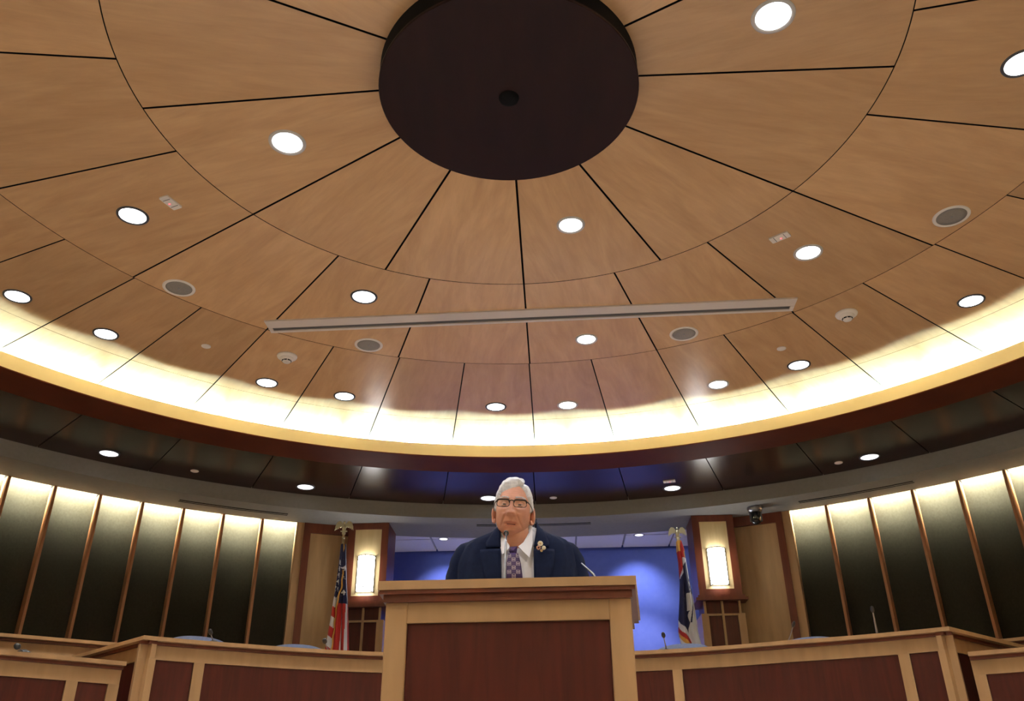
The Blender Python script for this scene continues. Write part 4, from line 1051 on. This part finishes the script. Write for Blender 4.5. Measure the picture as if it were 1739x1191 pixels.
# collar leaves traced from knot up round the neck
def RA(px, py, Y): return ray_at(px, py, Y)+Ip
for pts_ in ([(866, 931, 3.425), (853.5, 943, 3.418), (848.5, 925, 3.440), (850.2, 902, 3.490), (853, 899, 3.500), (857, 915, 3.450), (865, 926, 3.430)],
             [(880, 929, 3.425), (898.8, 948, 3.410), (904.5, 925, 3.435), (904.2, 893, 3.490), (901.0, 891.5, 3.500), (898, 905, 3.455), (889, 921, 3.432)]):
    v = [RA(*p) for p in pts_]; v = v if pts_[0][0] < 870 else v[::-1]
    c_ = sum(v, Vector())/len(v)+Vector((0, -.004, 0)); vs = v+[c_]; n = len(v)
    o = mesh('collar_leaf', vs, [(k, (k+1) % n, n) for k in range(n)], 'shirt', shirt, False); md = o.modifiers.new('s', 'SOLIDIFY'); md.thickness = .003
# tie
kn = [(865.0, 929), (879.0, 928), (877.5, 938), (873, 945), (868.5, 945), (864.5, 936)]
v = [RA(x, y, 3.414) for x, y in kn]; n = len(v); fr_ = [p+Vector((0, -.012, 0))*0 for p in v]; c_ = sum(v, Vector())/n+Vector((0, -.012, 0)); bk = [p+Vector((0, .012, 0)) for p in v]
tie = mesh('tie', v+[c_]+bk, [((k+1) % n, k, n) for k in range(n)]+[(k, (k+1) % n, n+1+(k+1) % n, n+1+k) for k in range(n)], 'tie', man, False)
vs = []; zt0, zb0 = RA(871, 941, 3.415).z, 1.02
def tiex(z):
    w_ = interp([(1.02, .010), (1.07, .044), (1.30, .036), (1.36, .0325), (1.40, .028), (1.445, .018), (1.47, .012)], z); c = -.0155+ .006*(1.45-z)/.1*.1; return c-w_, c+w_
def tieP(u, z, k=0):
    a_, b_ = tiex(z); x = a_+(b_-a_)*u; y0 = interp([(1.0, 3.455), (1.2, 3.440), (1.27, 3.41), (1.36, 3.400), (1.46, 3.413), (1.5, 3.43)], z)-3.56; return Vector((x, y0-.008*sin(pi*u)-k, z))
for j in range(41):
    z = zb0+(zt0-zb0)*j/40
    for k in range(13): vs.append(tieP(k/12, z))
fs = [(j*13+k, j*13+k+1, (j+1)*13+k+1, (j+1)*13+k) for j in range(40) for k in range(12)]
o = mesh('tie_blade', vs, fs, 'tie', tie, True); md = o.modifiers.new('s', 'SOLIDIFY'); md.thickness = .003; md.offset = 1
pb = B(); row = 0; z = 1.435
def quadp(x0, x1, z0, z1, cx0):
    vsq = []
    for x, zq in ((x0, z0), (x1, z0), (x1, z1), (x0, z1)):
        a_, b_ = tiex(zq); u = (cx0+x-a_)/(b_-a_); vsq.append(tieP(min(.985, max(.015, u)), zq, .0045))
    pb.add(vsq, [(0, 1, 2, 3)])
while z > 1.20:
    cols = (-.0355, .0, .0355) if row % 2 else (-.0175, .0175)
    for cx in cols:
        a_, b_ = tiex(z); cc = (a_+b_)/2+cx; hs = .0075
        if cc-hs*.3 < a_ or cc+hs*.3 > b_: continue
        lim = lambda x: x
        for (x0, x1, q0, q1) in ((-hs, hs, hs-.0016, hs), (-hs, hs, -hs, -hs+.0016), (-hs, -hs+.0016, -hs, hs), (hs-.0016, hs, -hs, hs)):
            quadp(x0, x1, z+q0, z+q1, cc)
        # small W: four slanted strokes
        for (xa, za, xb, zb_) in ((-.0048, .0036, -.0026, -.0034), (-.0026, -.0034, 0, .0022), (0, .0022, .0026, -.0034), (.0026, -.0034, .0048, .0036)):
            vsq = []
            for x, zq in ((xa-.0009, z+za), (xa+.0009, z+za), (xb+.0009, z+zb_), (xb-.0009, z+zb_)):
                A_, B_ = tiex(zq); u = (cc+x-A_)/(B_-A_); vsq.append(tieP(min(.985, max(.015, u)), zq, .0046))
            pb.add(vsq, [(0, 1, 2, 3)])
    z -= .0165; row += 1
o = pb.out('tie_pattern', 'print', tie); o['kind'] = 'stuff'
# brooch on the lapel
def flower(c, r, n, m1, m2, nm):
    b = B(); c = Vector(c)
    for k in range(n):
        a_ = 2*pi*k/n; b.ell(c+Vector((r*.62*cos(a_), 0, r*.62*sin(a_))), (r*.36, .0025, r*.36), 8, 6)
    o = b.out('brooch', m1, jk, True); o['label'] = nm
    b = B(); b.ell(c+Vector((0, -.002, 0)), (r*.34, .003, r*.34), 10, 8); b.out('brooch_centre', m2, jk, True)
yb = 3.405
flower(RA(917.5, 923.5, yb), .0115, 10, 'cream', 'gold', 'cream and gold flower brooch'); flower(RA(923.5, 930.8, yb), .0090, 8, 'cream', 'cream', 'round cream brooch'); flower(RA(914.5, 930.5, yb), .0095, 7, 'pink', 'mahog', 'copper flower brooch'); flower(RA(919.5, 935.5, yb), .006, 6, 'gold', 'pink', 'small gold flower brooch')
